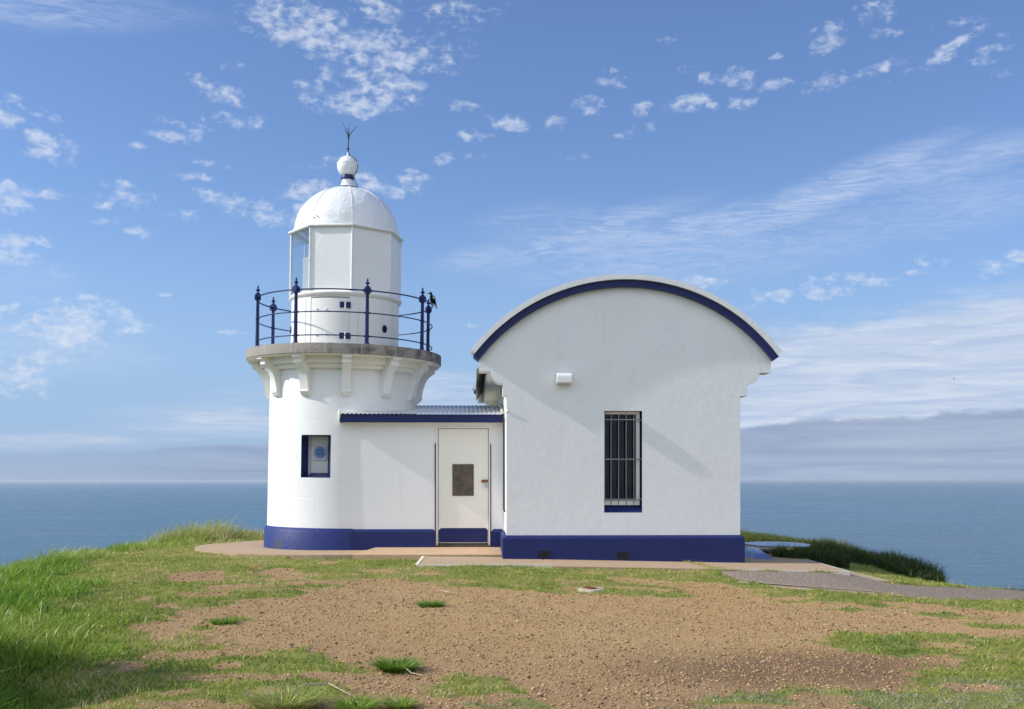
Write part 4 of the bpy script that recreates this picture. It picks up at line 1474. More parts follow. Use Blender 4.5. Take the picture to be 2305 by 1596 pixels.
def wall_course_mat():
    m = m_white.copy(); m.name = 'white_render_courses'
    t = m.node_tree
    b = t.nodes['Principled BSDF']
    P = objc(t)
    sp = N(t, 'ShaderNodeSeparateXYZ'); t.links.new(P, sp.inputs[0])
    fr = mth(t, 'FRACT', mth(t, 'DIVIDE', mth(t, 'SUBTRACT', sp.outputs[2], 0.384), 0.268))
    hl = mth(t, 'MINIMUM', fr, mth(t, 'SUBTRACT', 1.0, fr))
    hl = mrange(t, hl, 0.0, 0.02, 0.0, 1.0, 'SMOOTHSTEP')
    prev = b.inputs['Normal'].links[0].from_socket
    fade = mrange(t, noise(t, P, 2.2, 3, 0.6), 0.4, 0.6, 0.0, 1.0)
    hh = mth(t, 'SUBTRACT', 1.0, mth(t, 'MULTIPLY', mth(t, 'SUBTRACT', 1.0, hl), fade))
    bump(t, b, hh, 0.3, 0.004, prev)
    return m


m_course = wall_course_mat()
mb.build('wall', m_course, link, origin=OL)
mb = MB()
mb.box(xw0 - 0.3, xR + 0.02, YD + 0.3, YD + 0.302 + 1.7, -0.2, wall_top - 0.02)
mb.build('rear_wall', m_white, link, origin=OL)
# plinth pieces with a hollow chamfer
zc0, zc1 = 0.327, 0.372
PJ = 0.055
for (a, b, ca, cb) in ((TX + 0.20, dlx0 - 0.004, 0, 1), (dlx1 + 0.012, xR - 0.02, 1, 0)):
    mb = MB()
    y0 = YD - PJ
    t_ = 0.05
    mb.box(a, b, y0, YD + 0.01, -0.2, zc0)
    vs = [(a, y0, zc0), (b, y0, zc0), (b - t_ * cb, YD, zc1), (a + t_ * ca, YD, zc1), (a, YD, zc0), (b, YD, zc0),
          (a + t_ * .25 * ca, y0 + PJ * .6, zc0 + .006), (b - t_ * .25 * cb, y0 + PJ * .6, zc0 + .006)]
    mb.add(vs, [(0, 1, 7, 6), (6, 7, 2, 3), (1, 5, 2, 7), (0, 6, 3, 4)])
    mb.build('base_band', m_blue, link, origin=OL)
# door frame and door
fx0, fx1 = at(985.9, 0, YD).x, at(1098.7, 0, YD).x
ftz = at(1042, 965, YD).z
thr_z = at(1042, 1227, YD).z
mb = MB()
mb.prism([(dlx0, thr_z), (fx0 - 0.006, thr_z), (fx0 - 0.006, ftz + 0.006), (fx1 + 0.006, ftz + 0.006), (fx1 + 0.006, thr_z), (dlx1, thr_z), (dlx1, dtz), (dlx0, dtz)], YD - 0.012, YD + 0.12)
dfr = mb.build('door_frame', m_cream, link, origin=OL, bevel=0.004)
mb = MB()
mb.box(fx0 - .03, fx1 + .03, YD + 0.09, YD + 0.11, thr_z, ftz + 0.03)
mb.build('door_shadow_gap', m_dark, dfr, origin=OL)
dbz = at(1042, 1222, YD).z
mb = MB()
mb.box(fx0 + 0.004, fx1 - 0.002, YD + 0.014, YD + 0.06, dbz, ftz - 0.003)
door = mb.build('door', m_cream, link, origin=OL, bevel=0.003)
kz = at(1042, 1188.5, YD).z
nt = 0.035
mb = MB()
mb.prism([(fx0 + .008, dbz + .01), (fx1 - .008, dbz + .01), (fx1 - .008, kz - nt), (fx1 - .008 - nt * .35, kz - nt * .75), (fx1 - .008 - nt, kz), (fx0 + .008 + nt, kz), (fx0 + .008 + nt * .75, kz - nt * .6), (fx0 + .008, kz - nt)], YD + 0.0115, YD + 0.0135)
mb.build('kick_panel', m_blues, door, origin=OL)
mb = MB()
px0, px1 = at(1018, 0, YD).x, at(1066, 0, YD).x
mb.box(px0, px1, YD + 0.004, YD + 0.0135, at(1042, 1116, YD).z, at(1042, 1044.7, YD).z)
o = mb.build('metal_plate', m_plate, door, origin=OL, bevel=0.001)
o['label'] = 'brown weathered metal plate on the white door'
mb = MB()
hx0, hx1, hz0, hz1 = at(1084, 0, YD).x, at(1099, 0, YD).x, at(1090, 1086, YD).z, at(1090, 1080, YD).z
mb.box(hx0, hx1, YD - 0.012, YD + 0.013, hz0, hz1)
mb.tube([(hx1 - 0.05, YD - 0.010, hz0 + .02), (hx1 - 0.05, YD - 0.04, hz0 + .02), (hx1 - 0.02, YD - 0.04, hz0 + .02), (hx1 - 0.02, YD - 0.01, hz0 + .02)], 0.006, 6)
mb.build('hasp', m_rust, door, origin=OL)
lx = hx1 - 0.036
mb = MB()
mb.box(lx - 0.022, lx + 0.024, YD - 0.045, YD - 0.02, hz0 - 0.085, hz0 - 0.03)
padl = empty('padlock', (lx, YD - 0.03, hz0 - 0.06))
tag(padl, 'small steel padlock hanging from the rusty hasp of the white door', 'padlock')
mb.build('lock_body', m_lock, padl, origin=(lx, YD - 0.03, hz0 - 0.06), bevel=0.003)
mb = MB()
mb.tube([(lx - .014, YD - .032, hz0 - .03), (lx - .014, YD - .032, hz0 + .012), (lx - .006, YD - .032, hz0 + .022), (lx + .008, YD - .032, hz0 + .022), (lx + .016, YD - .032, hz0 + .012), (lx + .016, YD - .032, hz0 - .03)], 0.005, 6)
mb.build('shackle', m_lock, padl, origin=(lx, YD - 0.03, hz0 - 0.06), smooth=50)
mb = MB()
mb.box(dlx0 + .002, dlx1 - .002, YD - 0.03, YD + 0.08, 0.055, thr_z)
mb.box(fx0, fx1, YD - 0.0, YD + 0.09, thr_z, dbz - 0.004)
mb.build('threshold', m_thresh, link, origin=OL, bevel=0.004)
# blue strips beside the frame
s0 = at(1042, 1001, YD).z
for (a, b) in ((dlx0 - 0.018, dlx0 - 0.001), (dlx1 + 0.001, dlx1 + 0.016)):
    mb = MB()
    mb.prism([(a, 0.075), (b, 0.075), (b, s0 + (0.03 if b < 0 and a < -0.6 else 0.0)), ((a + b) / 2, s0 + 0.028), (a, s0)], YD - 0.016, YD + 0.01)
    mb.build('frame_strip', m_cable, link, origin=OL)
# lean-to roof
YF0 = 19.10
xf0 = at(764, 0, YF0).x
zr1 = 2.62
mb = MB()
mb.box(xf0, xR - 0.012, YF0, YF0 + 0.03, zfb, zft)
mb.build('fascia', m_blues, link, origin=OL, bevel=0.002)
mb = MB()
mb.box(xf0 - 0.008, xf0 - 0.0005, YF0 - 0.004, YF0 + 0.22, zfb - 0.006, zft + 0.006)
mb.build('fascia_end', m_whites, link, origin=OL)
mb = MB()
mb.box(xf0 + .01, xR - 0.02, YF0 + 0.03, YD + 0.004, zfb + 0.02, zfb + 0.03)
mb.build('soffit', m_white, link, origin=OL)


def corr(n_per=8, amp=0.0095, pitch=0.076):
    mb = MB()
    xs = np.arange(xf0 - 0.01, xR + 0.003, pitch / n_per)
    ys = [YF0 - 0.035, YF0 + 0.25, YF0 + 1.0, YF0 + 2.0]
    vs = []
    for y in ys:
        for x in xs:
            z = zft + 0.012 + (y - YF0) * (zr1 - zft) / 2.0 + amp * math.sin(2 * math.pi * x / pitch)
            vs.append((x, y, z))
    n = len(xs)
    fs = [(j * n + i, j * n + i + 1, (j + 1) * n + i + 1, (j + 1) * n + i) for j in range(len(ys) - 1) for i in range(n - 1)]
    mb.add(vs, fs)
    return mb, xs


mb, xs = corr()
roof = mb.build('corrugated_roof', m_zinc, link, origin=OL, smooth=60)
sm = roof.modifiers.new('thick', 'SOLIDIFY'); sm.thickness = 0.004; sm.offset = 1
mb = MB()
ph0 = 0.076 / 4
kx = math.ceil((xf0 + 0.1 - ph0) / 0.076)
x = ph0 + kx * 0.076
s0_ = None
while x < xR - 0.02:
    for yy in (YF0 + 0.16,):
        z = zft + 0.012 + (yy - YF0) * (zr1 - zft) / 2.0 + 0.0095
        if s0_ is None:
            mb.lathe([(0.013, 0.001), (0.012, 0.006), (0.002, 0.009)], 8)
            s0_ = sc_ = mb.build('roof_screw', m_steel, roof)
        else:
            sc_ = s0_.copy(); scene.collection.objects.link(sc_); sc_.parent = roof
        sc_.location = (x - OL[0], yy - OL[1], z - OL[2])
    x += 0.152
# mortar flashing where the roof meets the tower and the side wall
mb = MB()
pts = []
for a_ in range(9, 62, 4):
    a = R(a_)
    px, py = TX + 1.352 * math.sin(a), TY - 1.352 * math.cos(a)
    if py < YF0: py = YF0
    zz = zft + 0.012 + (py - YF0) * (zr1 - zft) / 2.0
    pts.append((px + 0.04, py, zz + 0.015))
mb.tube(pts, 0.03, 7)
mb.build('mortar_flashing', m_cream, link, origin=OL, smooth=60)
mb = MB()
mb.tube([(xR - 0.03, YF0 + .03, zft + 0.03), (xR - 0.025, YF0 + 1.0, zft + 0.05 + (zr1 - zft) / 2.0), (xR - 0.025, YF0 + 1.9, zr1 + 0.03)], 0.028, 6)
mb.build('mortar_flashing', m_cream, link, origin=OL, smooth=60)
mb = MB()
mb.ball((xf0 - 0.005, YF0 + 0.03, (zfb + zft) / 2 + .06), 0.045, 10, 8, (0.6, 1.2, 2.2))
mb.build('mortar_flashing', m_cream, link, origin=OL, smooth=60)

# ================================================================== VAULTED STORE ROOM
YF = 17.45
T = 0.36
YR = 24.75
store = empty('store_room', (2.35, YF + 0.5, 0))
tag(store, 'white vaulted store room with a curved gable edged in blue and one barred window', 'building')
OS = (2.35, YF + 0.5, 0.0)


def pf(x, y):
    p = at(x, y, YF)
    return (p.x, p.z)


Rm = F / YF
acx, acy = 1406.0, 1059.0
xw_l = pf(1139.8, 0)[0]; xw_r = pf(1665.5, 0)[0]


def outline():
    left = [pf(1140, 890), pf(1131.5, 890), pf(1131.5, 863.5)]
    for i in range(0, 9):           # ovolo, bulging outwards-down
        a = R(90 * i / 8)
        left.append(pf(1131.5 - 28.5 * math.sin(a) * 1.0, 863.5 - 28 * (1 - math.cos(a))))
    left += [pf(1077.3, 835.6), pf(1077.3, 808)]
    arc = []
    for i in range(0, 49):
        a = R(142.6 - (142.6 - 36.8) * i / 48)
        arc.append(pf(acx + 412 * math.cos(a), acy - 412 * math.sin(a)))
    right = [pf(1735, 815), pf(1733.8, 839)]
    for i in range(8, -1, -1):
        a = R(90 * i / 8)
        right.append(pf(1681.5 + 27.5 * math.sin(a), 866.5 - 27 * (1 - math.cos(a))))
    right += [pf(1681, 891.8), pf(1666.5, 891.8)]
    pts = [(xw_l, -0.25)] + [(xw_l, left[0][1])] + left[1:] + arc + right[:-1] + [(xw_r, right[-1][1]), (xw_r, -0.25)]
    return pts[::-1]


ol = outline()
wx0, wz0 = pf(1359.3, 1153.8)
wx1, wz1 = pf(1444.8, 924.8)
hole = [(wx0, wz0), (wx0, wz1), (wx1, wz1), (wx1, wz0)]
ar = sum(ol[i][0] * ol[(i + 1) % len(ol)][1] - ol[(i + 1) % len(ol)][0] * ol[i][1] for i in range(len(ol)))
if ar < 0: ol = ol[::-1]
mb = MB(); mb.prism(ol, YF, YF + T, holes=[hole])
gable = mb.build('front_gable', m_white, store, origin=OS)
mb = MB(); mb.prism(ol, YR - T, YR)
mb.build('rear_gable', m_white, store, origin=OS)
# side walls with a plain frieze
zsof = 2.955
mb = MB()
mb.box(xw_l + 0.012, xw_l + 0.30, YF + T + .001, YR - T - .001, -0.2, zsof - .004)
mb.build('side_wall', m_white, store, origin=OS)
mb = MB()
mb.box(xw_r - 0.30, xw_r - 0.012, YF + T + .001, YR - T - .001, -0.2, zsof - .004)
mb.build('side_wall', m_white, store, origin=OS)
xe = 0.19
for s in (0, 1):
    mb = MB()
    if s == 0:
        mb.box(xe, xw_l + .3, YF + T + .001, YR - T - .001, zsof, zsof + 0.02)
    else:
        mb.box(xw_r - .3, xw_r + (xw_l - xe), YF + T + .001, YR - T - .001, zsof, zsof + 0.02)
    mb.build('eave_soffit', m_cream, store, origin=OS)
    mb = MB()
    if s == 0:
        mb.box(xe - 0.022, xe - .001, YF + T + .001, YR - T - .001, zsof - 0.05, zsof + 0.13)
    else:
        xx = xw_r + (xw_l - xe)
        mb.box(xx + .001, xx + 0.022, YF + T + .001, YR - T - .001, zsof - 0.05, zsof + 0.13)
    mb.build('eave_board', m_steel, store, origin=OS)
# barrel roof
ccx, ccz = pf(acx, acy)
RR = 2.835
mb = MB()
ys = np.arange(YF + T + 0.002, YR - T, 0.076 / 6)
A = [R(a) for a in np.linspace(145.5, 34.5, 36)]
vs = []
for y in ys:
    rr = RR + 0.009 * math.sin(2 * math.pi * y / 0.076)
    for a in A:
        vs.append((ccx + rr * math.cos(a), y, ccz + rr * math.sin(a)))
k = len(A)
fs = [(j * k + i, (j + 1) * k + i, (j + 1) * k + i + 1, j * k + i + 1) for j in range(len(ys) - 1) for i in range(k - 1)]
mb.add(vs, fs)
broof = mb.build('corrugated_roof', simple_noise_mat('weathered_corrugated_iron', (0.32, 0.31, 0.29), (0.16, 0.14, 0.12), 5, 0.5, 0.1, metal=0.2), store, origin=OS, smooth=60)


def arcband(r0, r1, a0, a1, y0, y1, n=64, vert0=False):
    pr = []
    for i in range(n + 1):
        a = R(a0 + (a1 - a0) * i / n)
        pr.append(pf(acx + r1 * math.cos(a), acy - r1 * math.sin(a)))
    for i in range(n + 1):
        a = R(a1 + (a0 - a1) * i / n)
        pr.append(pf(acx + r0 * math.cos(a), acy - r0 * math.sin(a)))
    ar = sum(pr[i][0] * pr[(i + 1) % len(pr)][1] - pr[(i + 1) % len(pr)][0] * pr[i][1] for i in range(len(pr)))
    if ar < 0: pr = pr[::-1]
    mb = MB(); mb.prism(pr, y0, y1)
    return mb


for (y0, y1) in ((YF - 0.095, YF + T - .003), (YR - T + .003, YR + 0.09)):
    mb = arcband(411.5, 427.5, 143.0, 36.6, y0, y1)
    mb.build('gable_band', m_blues, store, origin=OS, bevel=0.004)
for (y0, y1) in ((YF - 0.145, YF + T + 0.03), (YR - T - 0.03, YR + 0.13)):
    mb = arcband(427.0, 438.5, 142.2, 37.2, y0, y1)
    mb.build('gable_coping', m_white, store, origin=OS, bevel=0.014, bseg=3)
# plinth
mb = MB()
PB = 0.06
def ring_box(mb, z0, z1, e0, e1):
    X0, X1, Y0, Y1 = xw_l, xw_r, YF, YR
    vs = [(X0 - e0, Y0 - e0, z0), (X1 + e0, Y0 - e0, z0), (X1 + e0, Y1 + e0, z0), (X0 - e0, Y1 + e0, z0),
          (X0 - e1, Y0 - e1, z1), (X1 + e1, Y0 - e1, z1), (X1 + e1, Y1 + e1, z1), (X0 - e1, Y1 + e1, z1)]
    mb.add(vs, [(0, 1, 5, 4), (1, 2, 6, 5), (2, 3, 7, 6), (3, 0, 4, 7)])
ring_box(mb, -0.3, 0.304, PB, PB)
ring_box(mb, 0.304, 0.316, PB, PB - .006)
ring_box(mb, 0.316, 0.328, PB - .006, PB * .45)
ring_box(mb, 0.328, 0.352, PB * .45, 0.001)
mb.build('base_band', m_blue, store, origin=OS, smooth=25)
# window: blue reveal, sloping sill, frame, glass, curtain, bars
wd = 0.17
zs_in = at(1400, 1134, YF + wd).z
mb = MB()
e = 0.0015
mb.add([(wx0 + e, YF + .001, wz0 + e), (wx1 - e, YF + .001, wz0 + e), (wx1 - e, YF + wd, zs_in), (wx0 + e, YF + wd, zs_in)], [(0, 1, 2, 3)])
mb.add([(wx1 - e, YF + .001, wz0), (wx1 - e, YF + wd + .1, wz0), (wx1 - e, YF + wd + .1, wz1 - e), (wx1 - e, YF + .001, wz1 - e)], [(3, 2, 1, 0)])
mb.add([(wx0 + e, YF + .001, wz0), (wx0 + e, YF + wd + .1, wz0), (wx0 + e, YF + wd + .1, wz1 - e), (wx0 + e, YF + .001, wz1 - e)], [(0, 1, 2, 3)])
win = mb.build('window', m_blues, store, origin=OS)
fw = 0.058
Yw = YF + 0.10
a0, a1, b0, b1 = wx0 + .002, wx1 - .022, zs_in - 0.02, wz1 - .004
mb = MB()
mb.prism([(a0, b0), (a1, b0), (a1, b1), (a0, b1)], Yw, Yw + 0.07, holes=[[(a0 + .02, b0 + fw * 1.3), (a0 + .02, b1 - fw * .8), (a1 - fw, b1 - fw * .8), (a1 - fw, b0 + fw * 1.3)]])
mb.build('window_frame', m_cream, win, origin=OS, bevel=0.006)
mb = MB()
mb.box(a0 + .02, a1 - .01, Yw + 0.045, Yw + 0.049, b0 + .03, b1 - .03)
mb.build('pane', m_pane, win, origin=OS)
mb = MB()
xs = np.linspace(a0, a1, 80)
vs = []
for z in (b0, b1):
    for x in xs:
        vs.append((x, Yw + 0.16 + 0.02 * math.sin(x * 2 * math.pi / 0.11), z))
mb.add(vs, [(i, i + 1, 80 + i + 1, 80 + i) for i in range(79)])
mb.build('curtain', m_curtain, win, origin=OS, smooth=60)
Ybar = YF + 0.055
for bx_ in (1374.8, 1391.9, 1409.0, 1426.2):
    mb = MB()
    xx = at(bx_, 0, Ybar).x
    mb.tube([(xx, Ybar, at(bx_, 1136, Ybar).z), (xx, Ybar, at(bx_, 931.5, Ybar).z)], 0.0085, 8)
    mb.build('window_bar', m_steel, win, origin=OS, smooth=50)
for by_ in (944.5, 1033.6, 1123.7):
    mb = MB()
    z_ = at(1400, by_, Ybar).z
    mb.box(wx0 - .01, wx1 + .01, Ybar - 0.004, Ybar + 0.004, z_ - 0.009, z_ + 0.009)
    mb.build('cross_bar', m_steel, win, origin=OS)
# lamp hood on the gable
l0 = pf(1251.8, 863.8); l1 = pf(1285, 841.5)
mb = MB()
vs = []; fs = []
prof = [(0, l0[1])] + [(0.17 * math.sin(R(a)) if True else 0, l1[1] - (l1[1] - l0[1]) * 0.0 - 0) for a in ()]
hh = l1[1] - l0[1]
sec = [(0.0, l1[1])] + [(-(0.10 + 0.065 * math.sin(R(a))), l1[1] - 0.065 * (1 - math.cos(R(a)))) for a in range(0, 91, 15)] + [(-0.165, l0[1] + .012), (-0.155, l0[1]), (0.0, l0[1])]
for x in (l0[0], l1[0]):
    for (y, z) in sec:
        vs.append((x, YF + y, z))
k = len(sec)
fs = [tuple(range(k)), tuple(range(2 * k - 1, k - 1, -1))] + [(i, k + i, k + (i + 1) % k, (i + 1) % k) for i in range(k)]
mb.add(vs, fs)
lamp = mb.build('wall_lamp', m_whites, store, origin=OS, smooth=35, bevel=0.004)
mb = MB(); mb.box(l0[0] + .012, l1[0] - .012, YF - 0.14, YF - 0.01, l0[1] - 0.008, l0[1] + 0.001)
mb.build('lamp_lens', m_discw, lamp, origin=OS)
# air bricks
for (ax0, ay0, ax1, ay1) in ((1210.8, 1254.6, 1238, 1239.7), (1387, 1258, 1415.5, 1242.3)):
    Yv = YF - PB
    p0 = at(ax0, ay0, Yv); p1 = at(ax1, ay1, Yv)
    w_, h_ = p1.x - p0.x, p1.z - p0.z
    holes = []
    for i in range(5):
        for j in range(3):
            hx = p0.x + w_ * (0.04 + i * 0.19); hz = p0.z + h_ * (0.05 + j * 0.32)
            holes.append([(hx, hz), (hx, hz + h_ * .25), (hx + w_ * .15, hz + h_ * .25), (hx + w_ * .15, hz)])
    mb = MB()
    mb.prism([(p0.x, p0.z), (p1.x, p0.z), (p1.x, p1.z), (p0.x, p1.z)], Yv - 0.005, Yv - 0.0008, holes=holes)
    ab = mb.build('air_vent', m_cable, store, origin=OS)
    mb = MB(); mb.add([(p0.x + .004, Yv - 0.0015, p0.z + .004), (p1.x - .004, Yv - 0.0015, p0.z + .004), (p1.x - .004, Yv - 0.0015, p1.z - .004), (p0.x + .004, Yv - 0.0015, p1.z - .004)], [(0, 1, 2, 3)])
    mb.build('vent_hole', m_dark, ab, origin=OS)
    mb = MB()
    mb.prism([(p1.x + .002, p0.z - .008), (p1.x + .012, p0.z - .008), (p1.x + .012, p1.z + .004), (p1.x + .002, p1.z + .004)], Yv - 0.007, Yv)
    mb.prism([(p0.x, p0.z - .010), (p1.x + .002, p0.z - .010), (p1.x + .002, p0.z - .002), (p0.x, p0.z - .002)], Yv - 0.006, Yv)
    mb.build('vent_rim', m_blue, ab, origin=OS)
# conduit on the left side wall and flashing strip
mb = MB()
yc = YF + 0.95
mb.tube([(xw_l - 0.004, yc, at(1134, 1152, yc).z), (xw_l - 0.016, yc, at(1134, 1146, yc).z), (xw_l - 0.018, yc, 2.25)], 0.016, 8)
mb.build('conduit', m_cable, store, origin=OS, smooth=50)
# small white drip of sealant at the corner
mb = MB()
p0 = at(1140, 928, YF - .01); p1 = at(1144.5, 920, YF - 0.02)
mb.tube([(p0.x - .01, YF, p0.z), (p1.x - .005, YF - 0.015, p1.z - .02), (p1.x, YF - 0.02, p1.z + .01)], [0.012, 0.010, 0.004], 6)
mb.build('sealant_drip', m_whites, store, origin=OS, smooth=50)

# ================================================================== TABLE BESIDE THE STORE ROOM
tbx = at(1690, 1262, 18.3)
zt_ = float(zs(4.7))
tabo = (4.6, 18.9, zt_)
table = empty('viewing_table', tabo)
tag(table, 'low pale blue round table on a slanted blue pedestal in the shade', 'table')
p = [at(1679, 1256.5, 18.75), at(1694, 1261.9, 18.25), at(1741.7, 1261.4, 18.3)]
q1 = at(1685, 1232.6, 19.6); q2 = at(1700, 1235.7, 19.3)
zb_ = zt_ - 0.01
base = [(p[0].x, p[0].y, zb_), (p[1].x, p[1].y, zb_), (p[2].x, p[2].y, zb_), (p[2].x, 19.9, zb_), (p[0].x + .05, 19.9, zb_)]
ztop = zt_ + 0.118
topq = [(q1.x, 19.55, ztop), (q2.x, 19.22, ztop), (q2.x + 0.06, 19.3, ztop), (q2.x + 0.06, 19.8, ztop), (q1.x + .05, 19.8, ztop)]
mb = MB()
mb.add(base + topq, [(i, (i + 1) % 5, 5 + (i + 1) % 5, 5 + i) for i in range(5)] + [(9, 8, 7, 6, 5)])
pd = mb.build('pedestal', m_ped, table, origin=tabo, bevel=0.004)
cx_, cy_ = at(1748, 0, 20.3).x, 20.3
mb = MB()
vs = []
for z in (ztop + 0.002, ztop + 0.024):
    for i in range(56):
        a = 2 * math.pi * i / 56
        vs.append((cx_ + 0.57 * math.cos(a), cy_ + 0.82 * math.sin(a), z))
fs = [tuple(range(55, -1, -1)), tuple(range(56, 112))] + [(i, (i + 1) % 56, 56 + (i + 1) % 56, 56 + i) for i in range(56)]
mb.add(vs, fs)
mb.build('table_top', m_disc, table, origin=tabo, bevel=0.004)

# ================================================================== UTILITY COVER, STICKS
ux, uy = gp(1331, 1329)
uz = float(terrain(np.array([ux]), np.array([uy]))[0]) + 0.008
uc = empty('utility_cover', (ux, uy, uz))
tag(uc, 'small round concrete collar with a rusty iron lid set in the dirt', 'utility cover')
mb = MB()
mb.lathe([(0.08, 0.014), (0.14, 0.016), (0.168, 0.006), (0.178, -0.02), (0.18, -0.08)], 40, c=(0, 0))
for i in range(len(mb.v)):
    x, y, z = mb.v[i]; k_ = 1 + 0.06 * math.sin(3 * math.atan2(y, x))
    mb.v[i] = (x * k_, y * k_ * 1.15, z)
mb.build('concrete_collar', m_cover, uc, smooth=40)
mb = MB()
mb.lathe([(0.0, 0.024), (0.035, 0.024), (0.04, 0.018), (0.060, 0.018), (0.064, 0.026), (0.078, 0.026), (0.083, 0.014)], 32, c=(-0.03, 0.02))
mb.box(-0.07, -0.01, 0.02, 0.04, 0.024, 0.036)
mb.build('iron_lid', m_rust, uc, smooth=35)


def stick(pts, r, label, name='dry_root'):
    P3 = []
    for (x, y, h) in pts:
        X, Y = gp(x, y)
        P3.append(Vector((X, Y, float(terrain(np.array([X]), np.array([Y]))[0]) + h)))
    mb = MB()
    o0 = tuple(P3[0])
    sm_ = []
    for i in range(len(P3) - 1):
        for s in range(4):
            sm_.append(P3[i].lerp(P3[i + 1], s / 4))
    sm_.append(P3[-1])
    n = len(sm_)
    mb.tube(sm_, [r * (1 - 0.6 * i / n) for i in range(n)], 6)
    o = mb.build(name, m_stick, None, origin=o0, smooth=60)
    tag(o, label, 'stick')


stick([(905, 1498, 0.02), (912, 1512, 0.04), (925, 1520, 0.03), (950, 1524, 0.02)], 0.008, 'thin bleached curved root lying beside the larger grass tuft')
stick([(989, 1335, 0.03), (1000, 1336, 0.03), (1013, 1339, 0.03)], 0.012, 'short pale stick on the dirt below the concrete slab', 'short_stick')
stick([(640, 1578, 0.03), (690, 1560, 0.05), (740, 1556, 0.05), (790, 1580, 0.04)], 0.009, 'long brown root at the bottom edge among the grass', 'dry_root')

# ================================================================== GRAVEL
def icos():
    t = (1 + 5 ** 0.5) / 2
    v = np.array([(-1, t, 0), (1, t, 0), (-1, -t, 0), (1, -t, 0), (0, -1, t), (0, 1, t), (0, -1, -t), (0, 1, -t), (t, 0, -1), (t, 0, 1), (-t, 0, -1), (-t, 0, 1)], float)
    v /= np.linalg.norm(v[0])
    f = np.array([(0, 11, 5), (0, 5, 1), (0, 1, 7), (0, 7, 10), (0, 10, 11), (1, 5, 9), (5, 11, 4), (11, 10, 2), (10, 7, 6), (7, 1, 8), (3, 9, 4), (3, 4, 2), (3, 2, 6), (3, 6, 8), (3, 8, 9), (4, 9, 5), (2, 4, 11), (6, 2, 10), (8, 6, 7), (9, 8, 1)])
    return v, f


NS = 110000
sx = rng.uniform(-4.6, 7.5, NS); sy = 7.2 + (16.2 - 7.2) * rng.random(NS) ** 1.25
gm = grassmask(sx, sy)
keep = (gm < rng.random(NS) * 0.8) & (~paved(sx, sy))
sx, sy = sx[keep], sy[keep]
n = len(sx)
size = np.exp(rng.normal(math.log(0.0050), 0.50, n)); size = np.clip(size, 0.002, 0.0175)
iv, if_ = icos()
rot = rng.uniform(0, 2 * np.pi, n)
scl = np.stack([size * rng.uniform(.8, 1.5, n), size * rng.uniform(.7, 1.2, n), size * rng.uniform(.4, .8, n)], 1)
V = iv[None] * (1 + rng.uniform(-.18, .18, (n, 12, 1))) * scl[:, None, :]
cs, sn = np.cos(rot)[:, None], np.sin(rot)[:, None]
VX = V[..., 0] * cs - V[..., 1] * sn + sx[:, None]
VY = V[..., 0] * sn + V[..., 1] * cs + sy[:, None]
szg = terrain(sx, sy) + (fbm(sx * 6, sy * 6, 61, 3) - 0.35) * 0.06 * gm[keep]
VZ = V[..., 2] + (szg + size * 0.25)[:, None]
vv = np.stack([VX, VY, VZ], 2).reshape(-1, 3)
ff = (if_[None] + (np.arange(n) * 12)[:, None, None]).reshape(-1, 3)
me = bpy.data.meshes.new('gravel')
fast_mesh(me, vv, [ff])
a_ = me.attributes.new('tint', 'FLOAT', 'POINT')
a_.data.foreach_set('value', np.repeat(rng.random(n), 12).astype(np.float32))


def gravel_mat():
    m, t, b = mat('gravel_stones', (0.4, 0.28, 0.18), 0.85, 0.2)
    ti = N(t, 'ShaderNodeAttribute', attribute_name='tint').outputs['Fac']
    r = N(t, 'ShaderNodeValToRGB')
    t.links.new(ti, r.inputs[0])
    cr = r.color_ramp
    cr.elements[0].position = 0; cr.elements[0].color = (0.10, 0.065, 0.045, 1)
    cr.elements[1].position = 1; cr.elements[1].color = (0.50, 0.38, 0.24, 1)
    for p_, c_ in ((0.10, (0.18, 0.11, 0.06, 1)), (0.25, (0.31, 0.19, 0.095, 1)), (0.6, (0.43, 0.27, 0.13, 1)), (0.9, (0.51, 0.34, 0.18, 1))):
        e = cr.elements.new(p_); e.color = c_
    t.links.new(r.outputs[0], b.inputs['Base Color'])
    return m


me.materials.append(gravel_mat())
o = bpy.data.objects.new('gravel', me); scene.collection.objects.link(o)
tag(o, 'loose orange brown gravel scattered over the bare earth', 'gravel', kind='stuff')

# ================================================================== GRASS
def grass_mat(name, ramp, rough=0.5, trans=0.35):
    m = bpy.data.materials.new(name); m.use_nodes = True
    t = m.node_tree; b = t.nodes['Principled BSDF']
    ti = N(t, 'ShaderNodeAttribute', attribute_name='tint').outputs['Fac']
    r = N(t, 'ShaderNodeValToRGB'); t.links.new(ti, r.inputs[0])
    cr = r.color_ramp
    cr.elements[0].position = ramp[0][0]; cr.elements[0].color = (*ramp[0][1], 1)
    cr.elements[1].position = ramp[-1][0]; cr.elements[1].color = (*ramp[-1][1], 1)
    for p_, c_ in ramp[1:-1]:
        e = cr.elements.new(p_); e.color = (*c_, 1)
    t.links.new(r.outputs[0], b.inputs['Base Color'])
    b.inputs['Roughness'].default_value = rough
    b.inputs['Specular IOR Level'].default_value = 0.35
    tl = N(t, 'ShaderNodeBsdfTranslucent')
    t.links.new(r.outputs[0], tl.inputs[0])
    mx = N(t, 'ShaderNodeMixShader'); mx.inputs[0].default_value = trans
    t.links.new(b.outputs[0], mx.inputs[1]); t.links.new(tl.outputs[0], mx.inputs[2])
    t.links.new(mx.outputs[0], t.nodes['Material Output'].inputs[0])
    return m


